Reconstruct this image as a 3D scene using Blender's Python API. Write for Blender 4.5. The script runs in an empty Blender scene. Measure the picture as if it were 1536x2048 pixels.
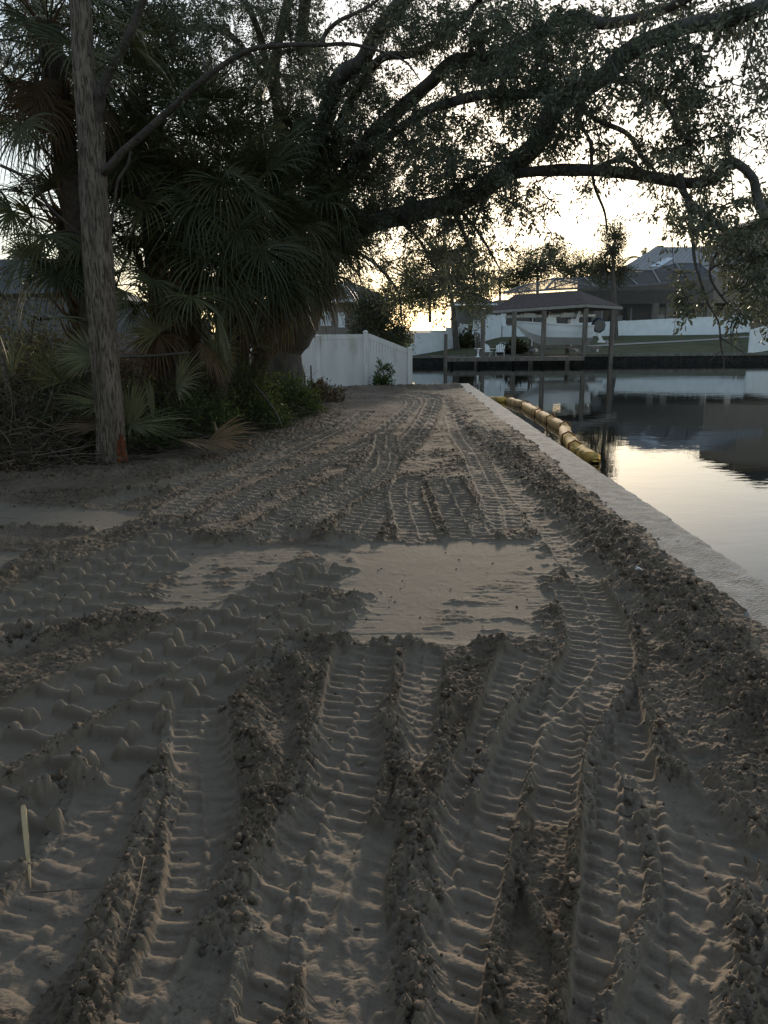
import bpy, math, random
import numpy as np
from mathutils import Vector
RNG = np.random.default_rng(7); random.seed(7)
scene = bpy.context.scene
COL = scene.collection

# ------------------------------------------------------------------ camera
FPX = 1538.0; PITCH = math.radians(12.9); ROLL = math.radians(-0.5); EYE = 1.65
_f = np.array([0, math.cos(PITCH), -math.sin(PITCH)]); _r0 = np.array([1.0, 0, 0]); _u0 = np.cross(_r0, _f)
_r = _r0*math.cos(ROLL) + _u0*math.sin(ROLL); _u = _u0*math.cos(ROLL) - _r0*math.sin(ROLL)
cam = bpy.data.cameras.new('camera'); camo = bpy.data.objects.new('camera', cam); COL.objects.link(camo)
cam.sensor_fit = 'VERTICAL'; cam.sensor_height = 24.0; cam.lens = 24.0*FPX/2048; cam.clip_end = 2000; cam.clip_start = .05
from mathutils import Matrix
m = Matrix.Identity(4)
for i in range(3):
    m[i][0] = _r[i]; m[i][1] = _u[i]; m[i][2] = -_f[i]
m[2][3] = EYE
camo.matrix_world = m
scene.camera = camo
E0 = np.array([0, 0, EYE])
def ray(px, py): return _f*FPX + _r*(px-768) - _u*(py-1024)
def G(px, py, z=0.0):
    d = ray(px, py); return d*((z-EYE)/d[2]) + E0
def W(px, py, Y):
    d = ray(px, py); return d*(Y/d[1]) + E0

# ------------------------------------------------------------------ sky and sun
world = bpy.data.worlds.new('World'); scene.world = world; world.use_nodes = True
nt = world.node_tree; nt.nodes.clear()
sky = nt.nodes.new('ShaderNodeTexSky'); sky.sky_type = 'NISHITA'; sky.sun_disc = False
SUN_EL = math.radians(9); SUN_AZ = math.radians(8.5)
sky.sun_elevation = SUN_EL; sky.sun_rotation = SUN_AZ; sky.air_density = 1.0; sky.dust_density = .7; sky.ozone_density = 1.6
hsv = nt.nodes.new('ShaderNodeHueSaturation'); hsv.inputs['Saturation'].default_value = .95
bg = nt.nodes.new('ShaderNodeBackground'); bg.inputs['Strength'].default_value = .14
wo = nt.nodes.new('ShaderNodeOutputWorld')
gm = nt.nodes.new('ShaderNodeGamma'); gm.inputs[1].default_value = .7   # a hazier dusk sky: glow and zenith closer together
nt.links.new(sky.outputs[0], gm.inputs[0]); nt.links.new(gm.outputs[0], hsv.inputs['Color']); wb = nt.nodes.new('ShaderNodeMix'); wb.data_type = 'RGBA'; wb.blend_type = 'MULTIPLY'; wb.inputs[0].default_value = 1; wb.inputs[7].default_value = (1.04, 1.0, .965, 1)
nt.links.new(hsv.outputs[0], wb.inputs[6]); nt.links.new(wb.outputs[2], bg.inputs[0]); nt.links.new(bg.outputs[0], wo.inputs[0])
sl = bpy.data.lights.new('sun', 'SUN'); sl.energy = 1.5; sl.angle = math.radians(5); sl.color = (1, .84, .66)
so = bpy.data.objects.new('sun', sl); COL.objects.link(so)
sd = Vector((math.sin(SUN_AZ)*math.cos(SUN_EL), math.cos(SUN_AZ)*math.cos(SUN_EL), math.sin(SUN_EL)))
so.rotation_euler = sd.to_track_quat('Z', 'Y').to_euler()
scene.view_settings.view_transform = 'Standard'; scene.view_settings.look = 'None'
scene.view_settings.gamma = 1; scene.view_settings.exposure = 1.38
scene.cycles.max_bounces = 5; scene.cycles.diffuse_bounces = 3; scene.cycles.transparent_max_bounces = 8

# ------------------------------------------------------------------ helpers: materials
def new_mat(name):
    mt = bpy.data.materials.new(name); mt.use_nodes = True
    n = mt.node_tree.nodes; b = n['Principled BSDF']
    return mt, mt.node_tree, b
def mat(name, c1, c2=None, scale=5.0, rough=.8, bump=0.0, bscale=None, stretch=(1, 1, 1), detail=5, spec=.3, metallic=0, lo=.35, hi=.65, c3=None, s3=2.0, lo3=.5, hi3=.7, bdist=.02):
    mt, t, b = new_mat(name); N = t.nodes; L = t.links
    b.inputs['Roughness'].default_value = rough; b.inputs['Specular IOR Level'].default_value = spec; b.inputs['Metallic'].default_value = metallic
    b.inputs['Base Color'].default_value = (*c1, 1)
    tc = N.new('ShaderNodeTexCoord'); mp = N.new('ShaderNodeMapping'); mp.inputs['Scale'].default_value = stretch
    L.new(tc.outputs['Object'], mp.inputs['Vector'])
    if c2:
        nz = N.new('ShaderNodeTexNoise'); nz.inputs['Scale'].default_value = scale; nz.inputs['Detail'].default_value = detail
        L.new(mp.outputs[0], nz.inputs['Vector'])
        mr = N.new('ShaderNodeMapRange'); mr.inputs[1].default_value = lo; mr.inputs[2].default_value = hi
        L.new(nz.outputs[0], mr.inputs[0])
        mx = N.new('ShaderNodeMix'); mx.data_type = 'RGBA'; mx.inputs[6].default_value = (*c1, 1); mx.inputs[7].default_value = (*c2, 1)
        L.new(mr.outputs[0], mx.inputs[0]); out = mx.outputs[2]
        if c3:
            n3 = N.new('ShaderNodeTexNoise'); n3.inputs['Scale'].default_value = s3; n3.inputs['Detail'].default_value = 6
            L.new(mp.outputs[0], n3.inputs['Vector'])
            m3 = N.new('ShaderNodeMapRange'); m3.inputs[1].default_value = lo3; m3.inputs[2].default_value = hi3
            L.new(n3.outputs[0], m3.inputs[0])
            x3 = N.new('ShaderNodeMix'); x3.data_type = 'RGBA'; x3.inputs[7].default_value = (*c3, 1)
            L.new(out, x3.inputs[6]); L.new(m3.outputs[0], x3.inputs[0]); out = x3.outputs[2]
        L.new(out, b.inputs['Base Color'])
    if bump:
        nb = N.new('ShaderNodeTexNoise'); nb.inputs['Scale'].default_value = bscale or scale*3; nb.inputs['Detail'].default_value = 6
        L.new(mp.outputs[0], nb.inputs['Vector'])
        bp = N.new('ShaderNodeBump'); bp.inputs['Strength'].default_value = bump; bp.inputs['Distance'].default_value = bdist
        L.new(nb.outputs[0], bp.inputs['Height']); L.new(bp.outputs[0], b.inputs['Normal'])
    return mt
def leaf_mat(name, cols, trans=.25, rough=.6, spec=.18):
    """leaf colours vary leaf by leaf (a face attribute carries a random number)"""
    mt, t, b = new_mat(name); N = t.nodes; L = t.links
    at = N.new('ShaderNodeAttribute'); at.attribute_name = 'rnd'
    cr = N.new('ShaderNodeValToRGB'); cr.color_ramp.interpolation = 'LINEAR'
    el = cr.color_ramp.elements
    el[0].color = (*cols[0], 1); el[1].color = (*cols[-1], 1)
    for i, c in enumerate(cols[1:-1]):
        e = el.new((i+1)/(len(cols)-1)); e.color = (*c, 1)
    L.new(at.outputs['Fac'], cr.inputs[0]); L.new(cr.outputs[0], b.inputs['Base Color'])
    b.inputs['Roughness'].default_value = rough; b.inputs['Specular IOR Level'].default_value = spec
    tr = N.new('ShaderNodeBsdfTranslucent'); L.new(cr.outputs[0], tr.inputs[0])
    ms = N.new('ShaderNodeMixShader'); ms.inputs[0].default_value = trans
    L.new(b.outputs[0], ms.inputs[1]); L.new(tr.outputs[0], ms.inputs[2])
    L.new(ms.outputs[0], N['Material Output'].inputs[0])
    return mt
# ------------------------------------------------------------------ helpers: objects
def tag(o, label=None, cat=None, group=None, kind=None):
    if label: o['label'] = label
    if cat: o['category'] = cat
    if group: o['group'] = group
    if kind: o['kind'] = kind
    return o
def empty(name, loc, label, cat, group=None):
    o = bpy.data.objects.new(name, None); COL.objects.link(o); o.location = tuple(float(v) for v in loc); o.empty_display_size = .2
    return tag(o, label, cat, group)
def link_mesh(name, me, material, parent=None):
    o = bpy.data.objects.new(name, me); COL.objects.link(o)
    if material is not None: me.materials.append(material)
    if parent is not None:
        o.parent = parent; o.location = tuple(-v for v in parent.location)
    return o
def np_mesh(name, V, Fc, smooth=False, rnd=None):
    """V (n,3); Fc (m,k) one face size"""
    me = bpy.data.meshes.new(name); V = np.asarray(V, np.float32); Fc = np.asarray(Fc, np.int32)
    me.vertices.add(len(V)); me.vertices.foreach_set('co', V.ravel())
    k = Fc.shape[1]; me.loops.add(Fc.size); me.loops.foreach_set('vertex_index', Fc.ravel())
    me.polygons.add(len(Fc)); me.polygons.foreach_set('loop_start', np.arange(0, Fc.size, k, dtype=np.int32))
    if smooth: me.polygons.foreach_set('use_smooth', np.ones(len(Fc), bool))
    me.update(calc_edges=True)
    if rnd is not None:
        a = me.attributes.new('rnd', 'FLOAT', 'FACE'); a.data.foreach_set('value', np.asarray(rnd, np.float32))
    return me
class MB:
    """collects boxes, tubes and polygons into one mesh"""
    def __init__(s): s.v = []; s.f = []; s.n = 0
    def add(s, V, Fc):
        V = [tuple(map(float, q)) for q in V]
        s.v += V; s.f += [tuple(int(i)+s.n for i in q) for q in Fc]; s.n += len(V); return s
    def box(s, a, b, rz=0, c=None):
        a = np.array(a, float); b = np.array(b, float)
        V = np.array([(x, y, z) for x in (a[0], b[0]) for y in (a[1], b[1]) for z in (a[2], b[2])])
        if rz:
            c = (a+b)/2 if c is None else np.array(c); V = V-c; cs, sn = math.cos(rz), math.sin(rz)
            V = np.stack([V[:, 0]*cs-V[:, 1]*sn, V[:, 0]*sn+V[:, 1]*cs, V[:, 2]], 1)+c
        return s.add(V, [(0, 1, 3, 2), (4, 6, 7, 5), (0, 4, 5, 1), (2, 3, 7, 6), (0, 2, 6, 4), (1, 5, 7, 3)])
    def beam(s, p, q, w, h, up=(0, 0, 1)):
        p = np.array(p, float); q = np.array(q, float); d = q-p; d /= np.linalg.norm(d)
        r = np.cross(d, up); r /= (np.linalg.norm(r) or 1); u = np.cross(r, d)
        V = [e + r*w/2*i + u*h/2*j for e in (p, q) for i in (-1, 1) for j in (-1, 1)]
        return s.add(V, [(0, 1, 3, 2), (4, 6, 7, 5), (0, 4, 5, 1), (2, 3, 7, 6), (0, 2, 6, 4), (1, 5, 7, 3)])
    def tube(s, pts, rad, n=8, cap=True, rough=0.0, seed=0):
        pts = np.array(pts, float); m = len(pts); rad = np.broadcast_to(np.array(rad, float), (m,))
        T = np.gradient(pts, axis=0); T /= np.linalg.norm(T, axis=1)[:, None]+1e-9
        ref = np.array([0, 0, 1.0]) if abs(T[0][2]) < .9 else np.array([1.0, 0, 0])
        r = np.cross(T[0], ref); r /= np.linalg.norm(r); V = []
        rg = np.random.default_rng(seed)
        for i in range(m):
            r = r - T[i]*np.dot(r, T[i]); r /= np.linalg.norm(r)+1e-9; u = np.cross(T[i], r)
            for k in range(n):
                a = 2*math.pi*k/n; q = rad[i]*(1+rough*rg.uniform(-1, 1))
                V.append(pts[i]+(r*math.cos(a)+u*math.sin(a))*q)
        Fc = [(i*n+k, i*n+(k+1) % n, (i+1)*n+(k+1) % n, (i+1)*n+k) for i in range(m-1) for k in range(n)]
        if cap: Fc += [tuple(range(n-1, -1, -1)), tuple((m-1)*n+k for k in range(n))]
        return s.add(V, Fc)
    def prism(s, poly, a, b):
        """poly of 3-D points extruded by vector b-a"""
        P = [np.array(q, float)+np.array(a) for q in poly]; Q = [np.array(q, float)+np.array(b) for q in poly]; n = len(P)
        return s.add(P+Q, [tuple(range(n-1, -1, -1)), tuple(range(n, 2*n))]+[(i, (i+1) % n, n+(i+1) % n, n+i) for i in range(n)])
    def build(s, name, material, parent=None, smooth=False):
        me = bpy.data.meshes.new(name); me.from_pydata(s.v, [], s.f)
        if smooth: me.polygons.foreach_set('use_smooth', [True]*len(me.polygons))
        me.update(); return link_mesh(name, me, material, parent)
def catmull(P, per=8):
    P = np.array(P, float); n = len(P)
    if n < 3: return np.array([P[0]+(P[-1]-P[0])*t for t in np.linspace(0, 1, per+1)])
    Q = np.vstack([2*P[0]-P[1], P, 2*P[-1]-P[-2]]); out = []
    for i in range(1, n):
        p0, p1, p2, p3 = Q[i-1], Q[i], Q[i+1], Q[i+2]
        for t in np.linspace(0, 1, per, endpoint=False):
            out.append(.5*((2*p1)+(-p0+p2)*t+(2*p0-5*p1+4*p2-p3)*t*t+(-p0+3*p1-3*p2+p3)*t**3))
    out.append(P[-1]); return np.array(out)

# ------------------------------------------------------------------ noise in numpy
def _h(ix, iy, s):
    n = (ix.astype(np.int64)*374761393 + iy.astype(np.int64)*668265263 + s*974634777) & 0xffffffff
    n = ((n ^ (n >> 13))*1274126177) & 0xffffffff
    n = ((n ^ (n >> 16))*2246822519) & 0xffffffff
    return ((n ^ (n >> 15)) & 0xffffff)/float(0xffffff)
def vnoise(x, y, s=0):
    ix = np.floor(x); iy = np.floor(y); fx = x-ix; fy = y-iy
    fx = fx*fx*fx*(fx*(fx*6-15)+10); fy = fy*fy*fy*(fy*(fy*6-15)+10)
    a = _h(ix, iy, s); b = _h(ix+1, iy, s); c = _h(ix, iy+1, s); d = _h(ix+1, iy+1, s)
    return (a+(b-a)*fx)*(1-fy)+(c+(d-c)*fx)*fy*1.0
def fbm(x, y, sc, o=4, s=0, g=.5):
    v = 0; a = 1; t = 0
    for i in range(o):
        c, sn = math.cos(i*1.1+.3), math.sin(i*1.1+.3)
        v = v+a*vnoise((x*c-y*sn)/sc+i*17.3, (x*sn+y*c)/sc-i*9.1, s+i*31); t += a; a *= g; sc /= 2.03
    return v/t*2-1
def clods(x, y, cell, s=0, keep=.75):
    """rounded lumps of random size, one per cell: height 0..1"""
    u = x/cell; v = y/cell; ix = np.floor(u); iy = np.floor(v); best = np.zeros_like(u)
    for dx in (-1, 0, 1):
        for dy in (-1, 0, 1):
            cx = ix+dx; cy = iy+dy
            px = cx+.1+.8*_h(cx, cy, s); py = cy+.1+.8*_h(cx, cy, s+1); k = _h(cx, cy, s+2)
            rr = .35+.6*k; an = _h(cx, cy, s+3)*3.14; el = .65+.35*_h(cx, cy, s+4)
            ddx = u-px; ddy = v-py; ca = np.cos(an); sa = np.sin(an)
            d2 = ((ddx*ca+ddy*sa)/rr)**2+((-ddx*sa+ddy*ca)/(rr*el))**2
            h = np.sqrt(np.clip(1-d2, 0, 1))*(.4+.6*k)*(_h(cx, cy, s+5) < keep)
            best = np.maximum(best, h)
    return best
def billow(x, y, sc, o=5, s=0, g=.55):
    """crumbly lumps divided by creases, 0..1"""
    v = 0; a = 1; t = 0
    for i in range(o):
        c, sn = math.cos(i*1.3+.5), math.sin(i*1.3+.5)
        v = v+a*np.abs(vnoise((x*c-y*sn)/sc+i*11.3, (x*sn+y*c)/sc-i*7.1, s+i*13)*2-1); t += a; a *= g; sc /= 2.1
    return v/t
def sstep(a, b, x):
    t = np.clip((x-a)/(b-a), 0, 1); return t*t*(3-2*t)
def wall_in(y): return 1.96+.0198*y
def wall_out(y): return 2.44+.0188*y
# ------------------------------------------------------------------ the ground: graded sand with machine tracks
def gl(pts): return np.array([G(a, b)[:2] for a, b in pts])
# tracks: centre line, width (m), lug pitch, type, depth, wear
TR = []
def track(pts, w, pitch=.14, typ='C', dep=.022, amp=1.0, off=0.0):
    q = gl(pts); c = catmull(np.c_[q, np.zeros(len(q))], 7)[:, :2]; TR.append((c, w, pitch, typ, dep*.72, amp, off))
# left wide lugged tracks on the smooth sand
track([(690, 1122), (640, 1140), (560, 1178), (450, 1238), (330, 1300), (200, 1372), (60, 1445), (-110, 1535)], .50, .25, 'L', .03, 1.0)
track([(700, 1200), (650, 1222), (560, 1278), (440, 1350), (310, 1445), (170, 1550), (0, 1672), (-120, 1770)], .46, .25, 'L', .035, 1.1, .4)
track([(380, 1062), (330, 1080), (250, 1115), (150, 1155), (50, 1200), (-80, 1260)], .50, .25, 'L', .025, .8)
track([(380, 1105), (300, 1140), (190, 1195), (90, 1245), (-60, 1320)], .42, .25, 'L', .025, .8, .3)
# far bundle of tracks curving in from the fence
track([(425, 1040), (520, 985), (640, 930), (740, 880), (800, 835), (826, 806), (800, 794), (740, 790), (670, 789)], .36, .14, 'C', .02, 1.0)
track([(515, 1080), (600, 1020), (700, 962), (790, 910), (842, 860), (862, 820), (866, 800), (840, 789), (790, 786)], .40, .14, 'C', .025, 1.15)
track([(200, 1010), (330, 975), (450, 930), (560, 890), (650, 860), (700, 840)], .38, .14, 'C', .018, .9)
track([(330, 1030), (420, 980), (540, 925), (640, 880), (700, 850), (735, 825)], .36, .14, 'C', .018, .8)
track([(575, 1078), (640, 1025), (700, 985), (745, 945), (768, 905), (772, 870)], .36, .14, 'C', .02, .9)
track([(705, 1082), (725, 1045), (770, 1000), (820, 968), (880, 958)], .40, .13, 'C', .024, 1.2)
track([(640, 1010), (690, 985), (745, 965), (775, 935), (778, 905)], .3, .14, 'C', .02, .8)
track([(838, 1078), (822, 1030), (810, 990), (815, 960)], .34, .13, 'C', .018, .9)
track([(950, 1080), (922, 1030), (900, 985), (885, 955)], .40, .125, 'C', .024, 1.2)
track([(975, 1070), (985, 1030), (990, 990), (960, 950), (930, 930)], .3, .13, 'C', .016, .7)
track([(1010, 1060), (1000, 1010), (972, 960), (945, 905), (920, 870), (905, 830)], .34, .14, 'C', .016, .6)
track([(1260, 1240), (1180, 1150), (1110, 1060), (1050, 990), (1010, 930), (980, 880), (950, 840)], .33, .14, 'C', .012, .35)
# near field
track([(735, 1300), (722, 1345), (700, 1480), (645, 1650), (570, 1810), (485, 1950), (425, 2060), (330, 2200)], .325, .14, 'C', .032, 1.25)
track([(1060, 1300), (1043, 1350), (1018, 1440), (985, 1530), (945, 1660), (915, 1750), (883, 1850), (855, 1960), (835, 2060), (810, 2200)], .30, .14, 'C', .03, 1.1)
track([(850, 1300), (842, 1380), (832, 1450), (835, 1540)], .2, .14, 'C', .018, .7)
track([(1215, 1375), (1225, 1440), (1234, 1500), (1243, 1625), (1247, 1800), (1243, 2000), (1243, 2200)], .27, .14, 'C', .032, 1.35)
track([(1145, 1165), (1163, 1190), (1195, 1260), (1198, 1320), (1165, 1375), (1120, 1430), (1085, 1490), (1065, 1560), (1050, 1650)], .36, .125, 'C', .03, 1.2)
track([(1340, 1560), (1400, 1690), (1425, 1790), (1420, 1880), (1390, 1970), (1350, 2080), (1310, 2200)], .3, .15, 'C', .026, 1.0)
track([(402, 1400), (403, 1500), (408, 1620), (414, 1740), (395, 1860), (350, 1990), (290, 2150)], .26, .14, 'C', .028, .85)
track([(255, 1560), (215, 1660), (150, 1760), (70, 1880), (-60, 2020)], .34, .15, 'C', .026, .8)
track([(735, 1650), (700, 1750), (690, 1860), (700, 1980), (700, 2120)], .24, .15, 'C', .02, .5)
#  ridges of crumbled sand: line, half width (m), height (m), roughness
RD = []
def ridge(pts, w, h, r=1.0):
    q = gl(pts); c = catmull(np.c_[q, np.zeros(len(q))], 7)[:, :2]; RD.append((c, w, h*.75, r))
ridge([(560, 1300), (500, 1380), (490, 1460), (520, 1560), (515, 1650), (475, 1760), (455, 1860)], .085, .040, 1.4)
ridge([(600, 1330), (615, 1440), (605, 1540), (560, 1640)], .06, .03, 1.3)
ridge([(330, 1540), (295, 1640), (262, 1730), (225, 1820), (195, 1920), (160, 2080)], .045, .045, 1.3)
ridge([(780, 1420), (795, 1520), (830, 1640), (845, 1740), (825, 1850), (830, 1960), (825, 2100)], .055, .034, 1.4)
ridge([(900, 1370), (885, 1480), (870, 1600), (850, 1700)], .05, .024, 1.3)
ridge([(560, 1292), (680, 1287), (800, 1287), (920, 1290), (1000, 1294)], .05, .03, 1.2)
ridge([(390, 1077), (450, 1080), (500, 1074)], .09, .05, 1.4)
ridge([(610, 1055), (640, 1070), (700, 1078)], .16, .035, 1.3)
ridge([(1060, 1560), (1045, 1640), (1035, 1740), (1075, 1840), (1125, 1930), (1130, 2060)], .022, .022, .9)
ridge([(1305, 1520), (1420, 1600), (1500, 1680), (1600, 1770)], .035, .025, 1.1)
ridge([(1290, 1460), (1400, 1550), (1536, 1680)], .03, .016, 1.0)
ridge([(1370, 1215), (1460, 1300), (1560, 1400)], .05, .03, 1.4)
ridge([(0, 1290), (120, 1270), (230, 1250), (290, 1235)], .12, .028, 1.5)
ridge([(0, 1060), (150, 1060), (300, 1052), (400, 1045)], .1, .03, 1.3)
ridge([(0, 1170), (40, 1130), (90, 1110), (160, 1090)], .05, .02, 1.0)
ridge([(-40, 965), (150, 950), (300, 940), (420, 925), (520, 890), (620, 850), (660, 820), (650, 795)], .35, .06, 1.4)
ridge([(-40, 1000), (150, 990), (330, 985)], .12, .05, 1.4)
ridge([(630, 792), (700, 782), (780, 779), (850, 778), (905, 777)], .5, .16, 1.2)
ridge([(680, 800), (740, 796), (800, 800)], .3, .07, 1.2)
ridge([(870, 790), (900, 800), (940, 850), (1000, 905), (1080, 980), (1180, 1080), (1290, 1190), (1420, 1330), (1560, 1480)], .16, .035, 1.4)
ridge([(985, 870), (1060, 940), (1180, 1040), (1300, 1150), (1450, 1290)], .10, .045, 1.5)
ridge([(60, 1600), (130, 1570), (190, 1560)], .05, .03, 1.3)
ridge([(1480, 1790), (1500, 1900), (1470, 2060)], .05, .03, 1.3)
ridge([(690, 1100), (712, 1130), (700, 1160)], .05, .02, 1.0)
ridge([(700, 1180), (722, 1215), (690, 1260), (640, 1290)], .06, .028, 1.2)
FLAT = [gl([(640, 1086), (1100, 1072), (1118, 1180), (1128, 1292), (600, 1290), (700, 1235), (760, 1180), (600, 1150)]),
        gl([(340, 1085), (640, 1088), (610, 1135), (480, 1165), (420, 1130)]),
        gl([(-60, 1008), (310, 1020), (235, 1056), (-60, 1062)]), gl([(-60, 1092), (62, 1092), (35, 1135), (-60, 1150)]),
        gl([(520, 1180), (620, 1150), (420, 1180), (250, 1205), (300, 1235)]), gl([(560, 1090), (760, 1084), (760, 1190), (660, 1170), (640, 1120)]), gl([(300, 1090), (470, 1090), (430, 1175), (300, 1205), (360, 1150)]),
        gl([(1380, 1540), (1470, 1650), (1536, 1700), (1600, 1850), (1480, 1720)])]
def poly_sdf(x, y, P):
    d = np.full(x.shape, 1e9); ins = np.zeros(x.shape, bool); n = len(P)
    for i in range(n):
        a = P[i]; b = P[(i+1) % n]; e = b-a; wx = x-a[0]; wy = y-a[1]
        t = np.clip((wx*e[0]+wy*e[1])/(e@e), 0, 1); d = np.minimum(d, (wx-e[0]*t)**2+(wy-e[1]*t)**2)
        c = ((a[1] > y) != (b[1] > y)) & (x < (b[0]-a[0])*(y-a[1])/(b[1]-a[1]+1e-12)+a[0]); ins ^= c
    d = np.sqrt(d); return np.where(ins, -d, d)
def line_st(x, y, C):
    """arc length, signed offset and distance to a polyline"""
    best = np.full(x.shape, 1e9); S = np.zeros(x.shape); T = np.zeros(x.shape); acc = 0
    for i in range(len(C)-1):
        a = C[i]; e = C[i+1]-a; L = math.hypot(*e)
        if L < 1e-6: continue
        wx = x-a[0]; wy = y-a[1]; t = np.clip((wx*e[0]+wy*e[1])/(L*L), 0, 1)
        d = (wx-e[0]*t)**2+(wy-e[1]*t)**2; k = d < best
        best = np.where(k, d, best); S = np.where(k, acc+t*L, S); T = np.where(k, (wx*e[1]-wy*e[0])/L, T); acc += L
    return S, T, np.sqrt(best), acc
def near(x, y, C, m):
    return (x > C[:, 0].min()-m) & (x < C[:, 0].max()+m) & (y > C[:, 1].min()-m) & (y < C[:, 1].max()+m)
def bar(ph, w):  # rounded bar once per unit of phase
    f = ph-np.floor(ph)-.5; return np.clip(1-(f/w)**2, 0, 1)**.65
def ground_height(x, y):
    shp = x.shape; x = x.ravel().astype(float); y = y.ravel().astype(float)
    h = .022*fbm(x, y, 1.3, 3, 1)+.014*fbm(x, y, .33, 3, 5)
    soft = fbm(x, y, .5, 3, 50)
    rough = np.clip(.52+.55*soft, .12, 1.0); rd = np.zeros_like(x); smooth = np.zeros_like(x); grey = np.zeros_like(x)
    # sheets smoothed by the bucket
    for P in FLAT:
        k = near(x, y, P, .3)
        if not k.any(): continue
        d = poly_sdf(x[k], y[k], P)+.22*fbm(x[k], y[k], .40, 6, 77)+.16*fbm(x[k], y[k]*3, .14, 4, 78)
        smooth[k] = np.maximum(smooth[k], sstep(.07, -.09, d))
    # tracks: later ones stamp over earlier ones
    tdep = np.zeros_like(x); tin = np.zeros_like(x); th = np.zeros_like(x)
    for n, (C, w, pitch, typ, dep, amp, off) in enumerate(TR):
        k = np.where(near(x, y, C, w))[0]
        if not len(k): continue
        xs = x[k]; ys = y[k]
        s, t, d, L = line_st(xs+.006*fbm(xs, ys, .12, 3, 11), ys+.006*fbm(xs, ys, .12, 3, 12), C)
        hw = w/2; q = t/hw; el = .06 if typ == 'C' else .22; ends = sstep(0, el, s)*sstep(0, el, L-s)
        inn = sstep(1.0, .93, d/hw)*ends
        s2 = s+.003*fbm(xs, ys, .07, 2, 21+n); wear = sstep(-.55, .1, fbm(xs, ys, .20, 4, 90+n)+.12)*(.8+.35*fbm(xs, ys, .05, 2, 95+n))
        if typ == 'L': wear = np.clip(wear*.5+.55, 0, 1.1)
        if typ == 'C':
            ph = s2/pitch+off+.22*q; bw = .19+.05*sstep(3, 7, ys)
            lft = bar(ph, bw)*sstep(-.94, -.88, q)*sstep(.0, -.06, q)
            sh1 = bar(ph+.5, .12)*sstep(-.94, -.88, q)*sstep(-.45, -.52, q)*.8
            rgt = bar(ph+.12, bw)*sstep(.94, .88, q)*sstep(.0, .06, q)
            sh2 = bar(ph+.62, .12)*sstep(.40, .5, q)*sstep(.94, .88, q)*.75
            bars = np.maximum(np.maximum(lft, sh1), np.maximum(rgt, sh2))*.0175
            lump = np.exp(-(q/.12)**2)*(.010+.020*bar(ph*2+.3, .40)*(.6+.5*vnoise(s/.07+n*9, s*0+3.3, 4)))
            edge = np.exp(-((np.abs(q)-.95)/.07)**2)*(.008+.012*np.clip(fbm(xs, ys, .05, 2, 61), 0, 1))
        else:
            ph = s2/pitch+off
            lft = bar(ph-.10*q, .105)*sstep(-.97, -.90, q)*sstep(.02, -.06, q)
            rgt = bar(ph+.5-.16*q, .105)*sstep(.93, .84, q)*sstep(-.02, .06, q)
            bars = np.maximum(lft, rgt)*.044*(.75+.5*vnoise(s/.11+n, t/.12, 15))
            f1 = (ph-np.floor(ph)-.5)*pitch; f2 = (ph+.5-np.floor(ph+.5)-.5)*pitch
            tt = t
            wx_ = .012*fbm(xs, ys, .03, 2, 66); l1 = np.clip(1-((f1+wx_)/.042)**2-((tt+.02)/.038)**2, 0, 1); l2 = np.clip(1-((f2+wx_)/.040)**2-((tt-.03+wx_)/.036)**2, 0, 1)
            lump = np.maximum(l1, l2)**.75*.075*(.7+.5*vnoise(s/.2+n, s*0+1.7, 5)); edge = np.exp(-((np.abs(q)-.97)/.06)**2)*.008
        pat = (np.maximum(bars, lump)*wear*amp+edge*amp)*(1.15+.6*sstep(4, 10, ys))
        o = inn > .01
        kk = k[o]; ii = inn[o]
        th[kk] = th[kk]*(1-ii)+(pat[o]-dep)*ii; tin[kk] = np.maximum(tin[kk]*(1-ii), ii*(.75+.25*wear[o]))
        grey[kk] = np.maximum(grey[kk], ii*(.9 if typ == 'L' else .5))
        # pushed-up shoulders
        sh = np.exp(-((d-hw*1.06)/.022)**2)*ends*(.5+.6*vnoise(xs/.06, ys/.06, 8))*(.022 if typ == 'C' else .010)*(.3+1.0*vnoise(xs/.22, ys/.22, 19+n))*amp*min(1, dep/.02)
        rd[k] = np.maximum(rd[k], sh*(1-.0*inn)*(d > hw*.9)); rough[k] = np.maximum(rough[k], np.where((d > hw*.92) & (d < hw*1.3), (.85 if typ == 'C' else .55)*ends*amp, 0))
        rough[kk] = rough[kk]*(1-ii)+.07*ii+ii*.35*(1-wear[o])
    h = h*(1-.5*tin)+th
    for C, w, hh, r in RD:
        k = near(x, y, C, w*3)
        if not k.any(): continue
        s, t, d, L = line_st(x[k], y[k], C); wob = w*(.7+.6*vnoise(s/.15, s*0+7, 3))
        g = np.exp(-(d/wob)**2)*(.65+.55*vnoise(x[k]/.05, y[k]/.05, 14))
        rd[k] = np.maximum(rd[k], g*hh); rough[k] = np.maximum(rough[k], np.clip(g*1.5, 0, 1)*r)
        h[k] = h[k]; tin[k] *= (1-np.clip(g, 0, 1)*.6)
    keep = smooth*(1-tin); streak = sstep(.12, .34, fbm(x*.3, y, .10, 5, 44))*sstep(-.2, .25, fbm(x, y, .7, 3, 46))
    rough = rough*(1-(.97-.42*streak)*keep); h = h*(1-.75*keep); rd = rd*(1-.6*keep)
    # faint straight drag marks on the smoothed sand
    drag = (fbm(x*.12, y, .03, 2, 41) > .45)*1.0*(fbm(x, y, .6, 2, 43) > .0)
    h = h+rd-.003*drag*keep-.010*keep
    far = np.clip(1.15-y/34, .55, 1)
    rip = fbm(x*.35, y, .022, 3, 33)*.0045*np.clip(rough*1.5, 0, 1)*(1-tin)
    h = h+.008*sstep(0, 1, rough)*fbm(x, y, .09, 3, 47)
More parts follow.
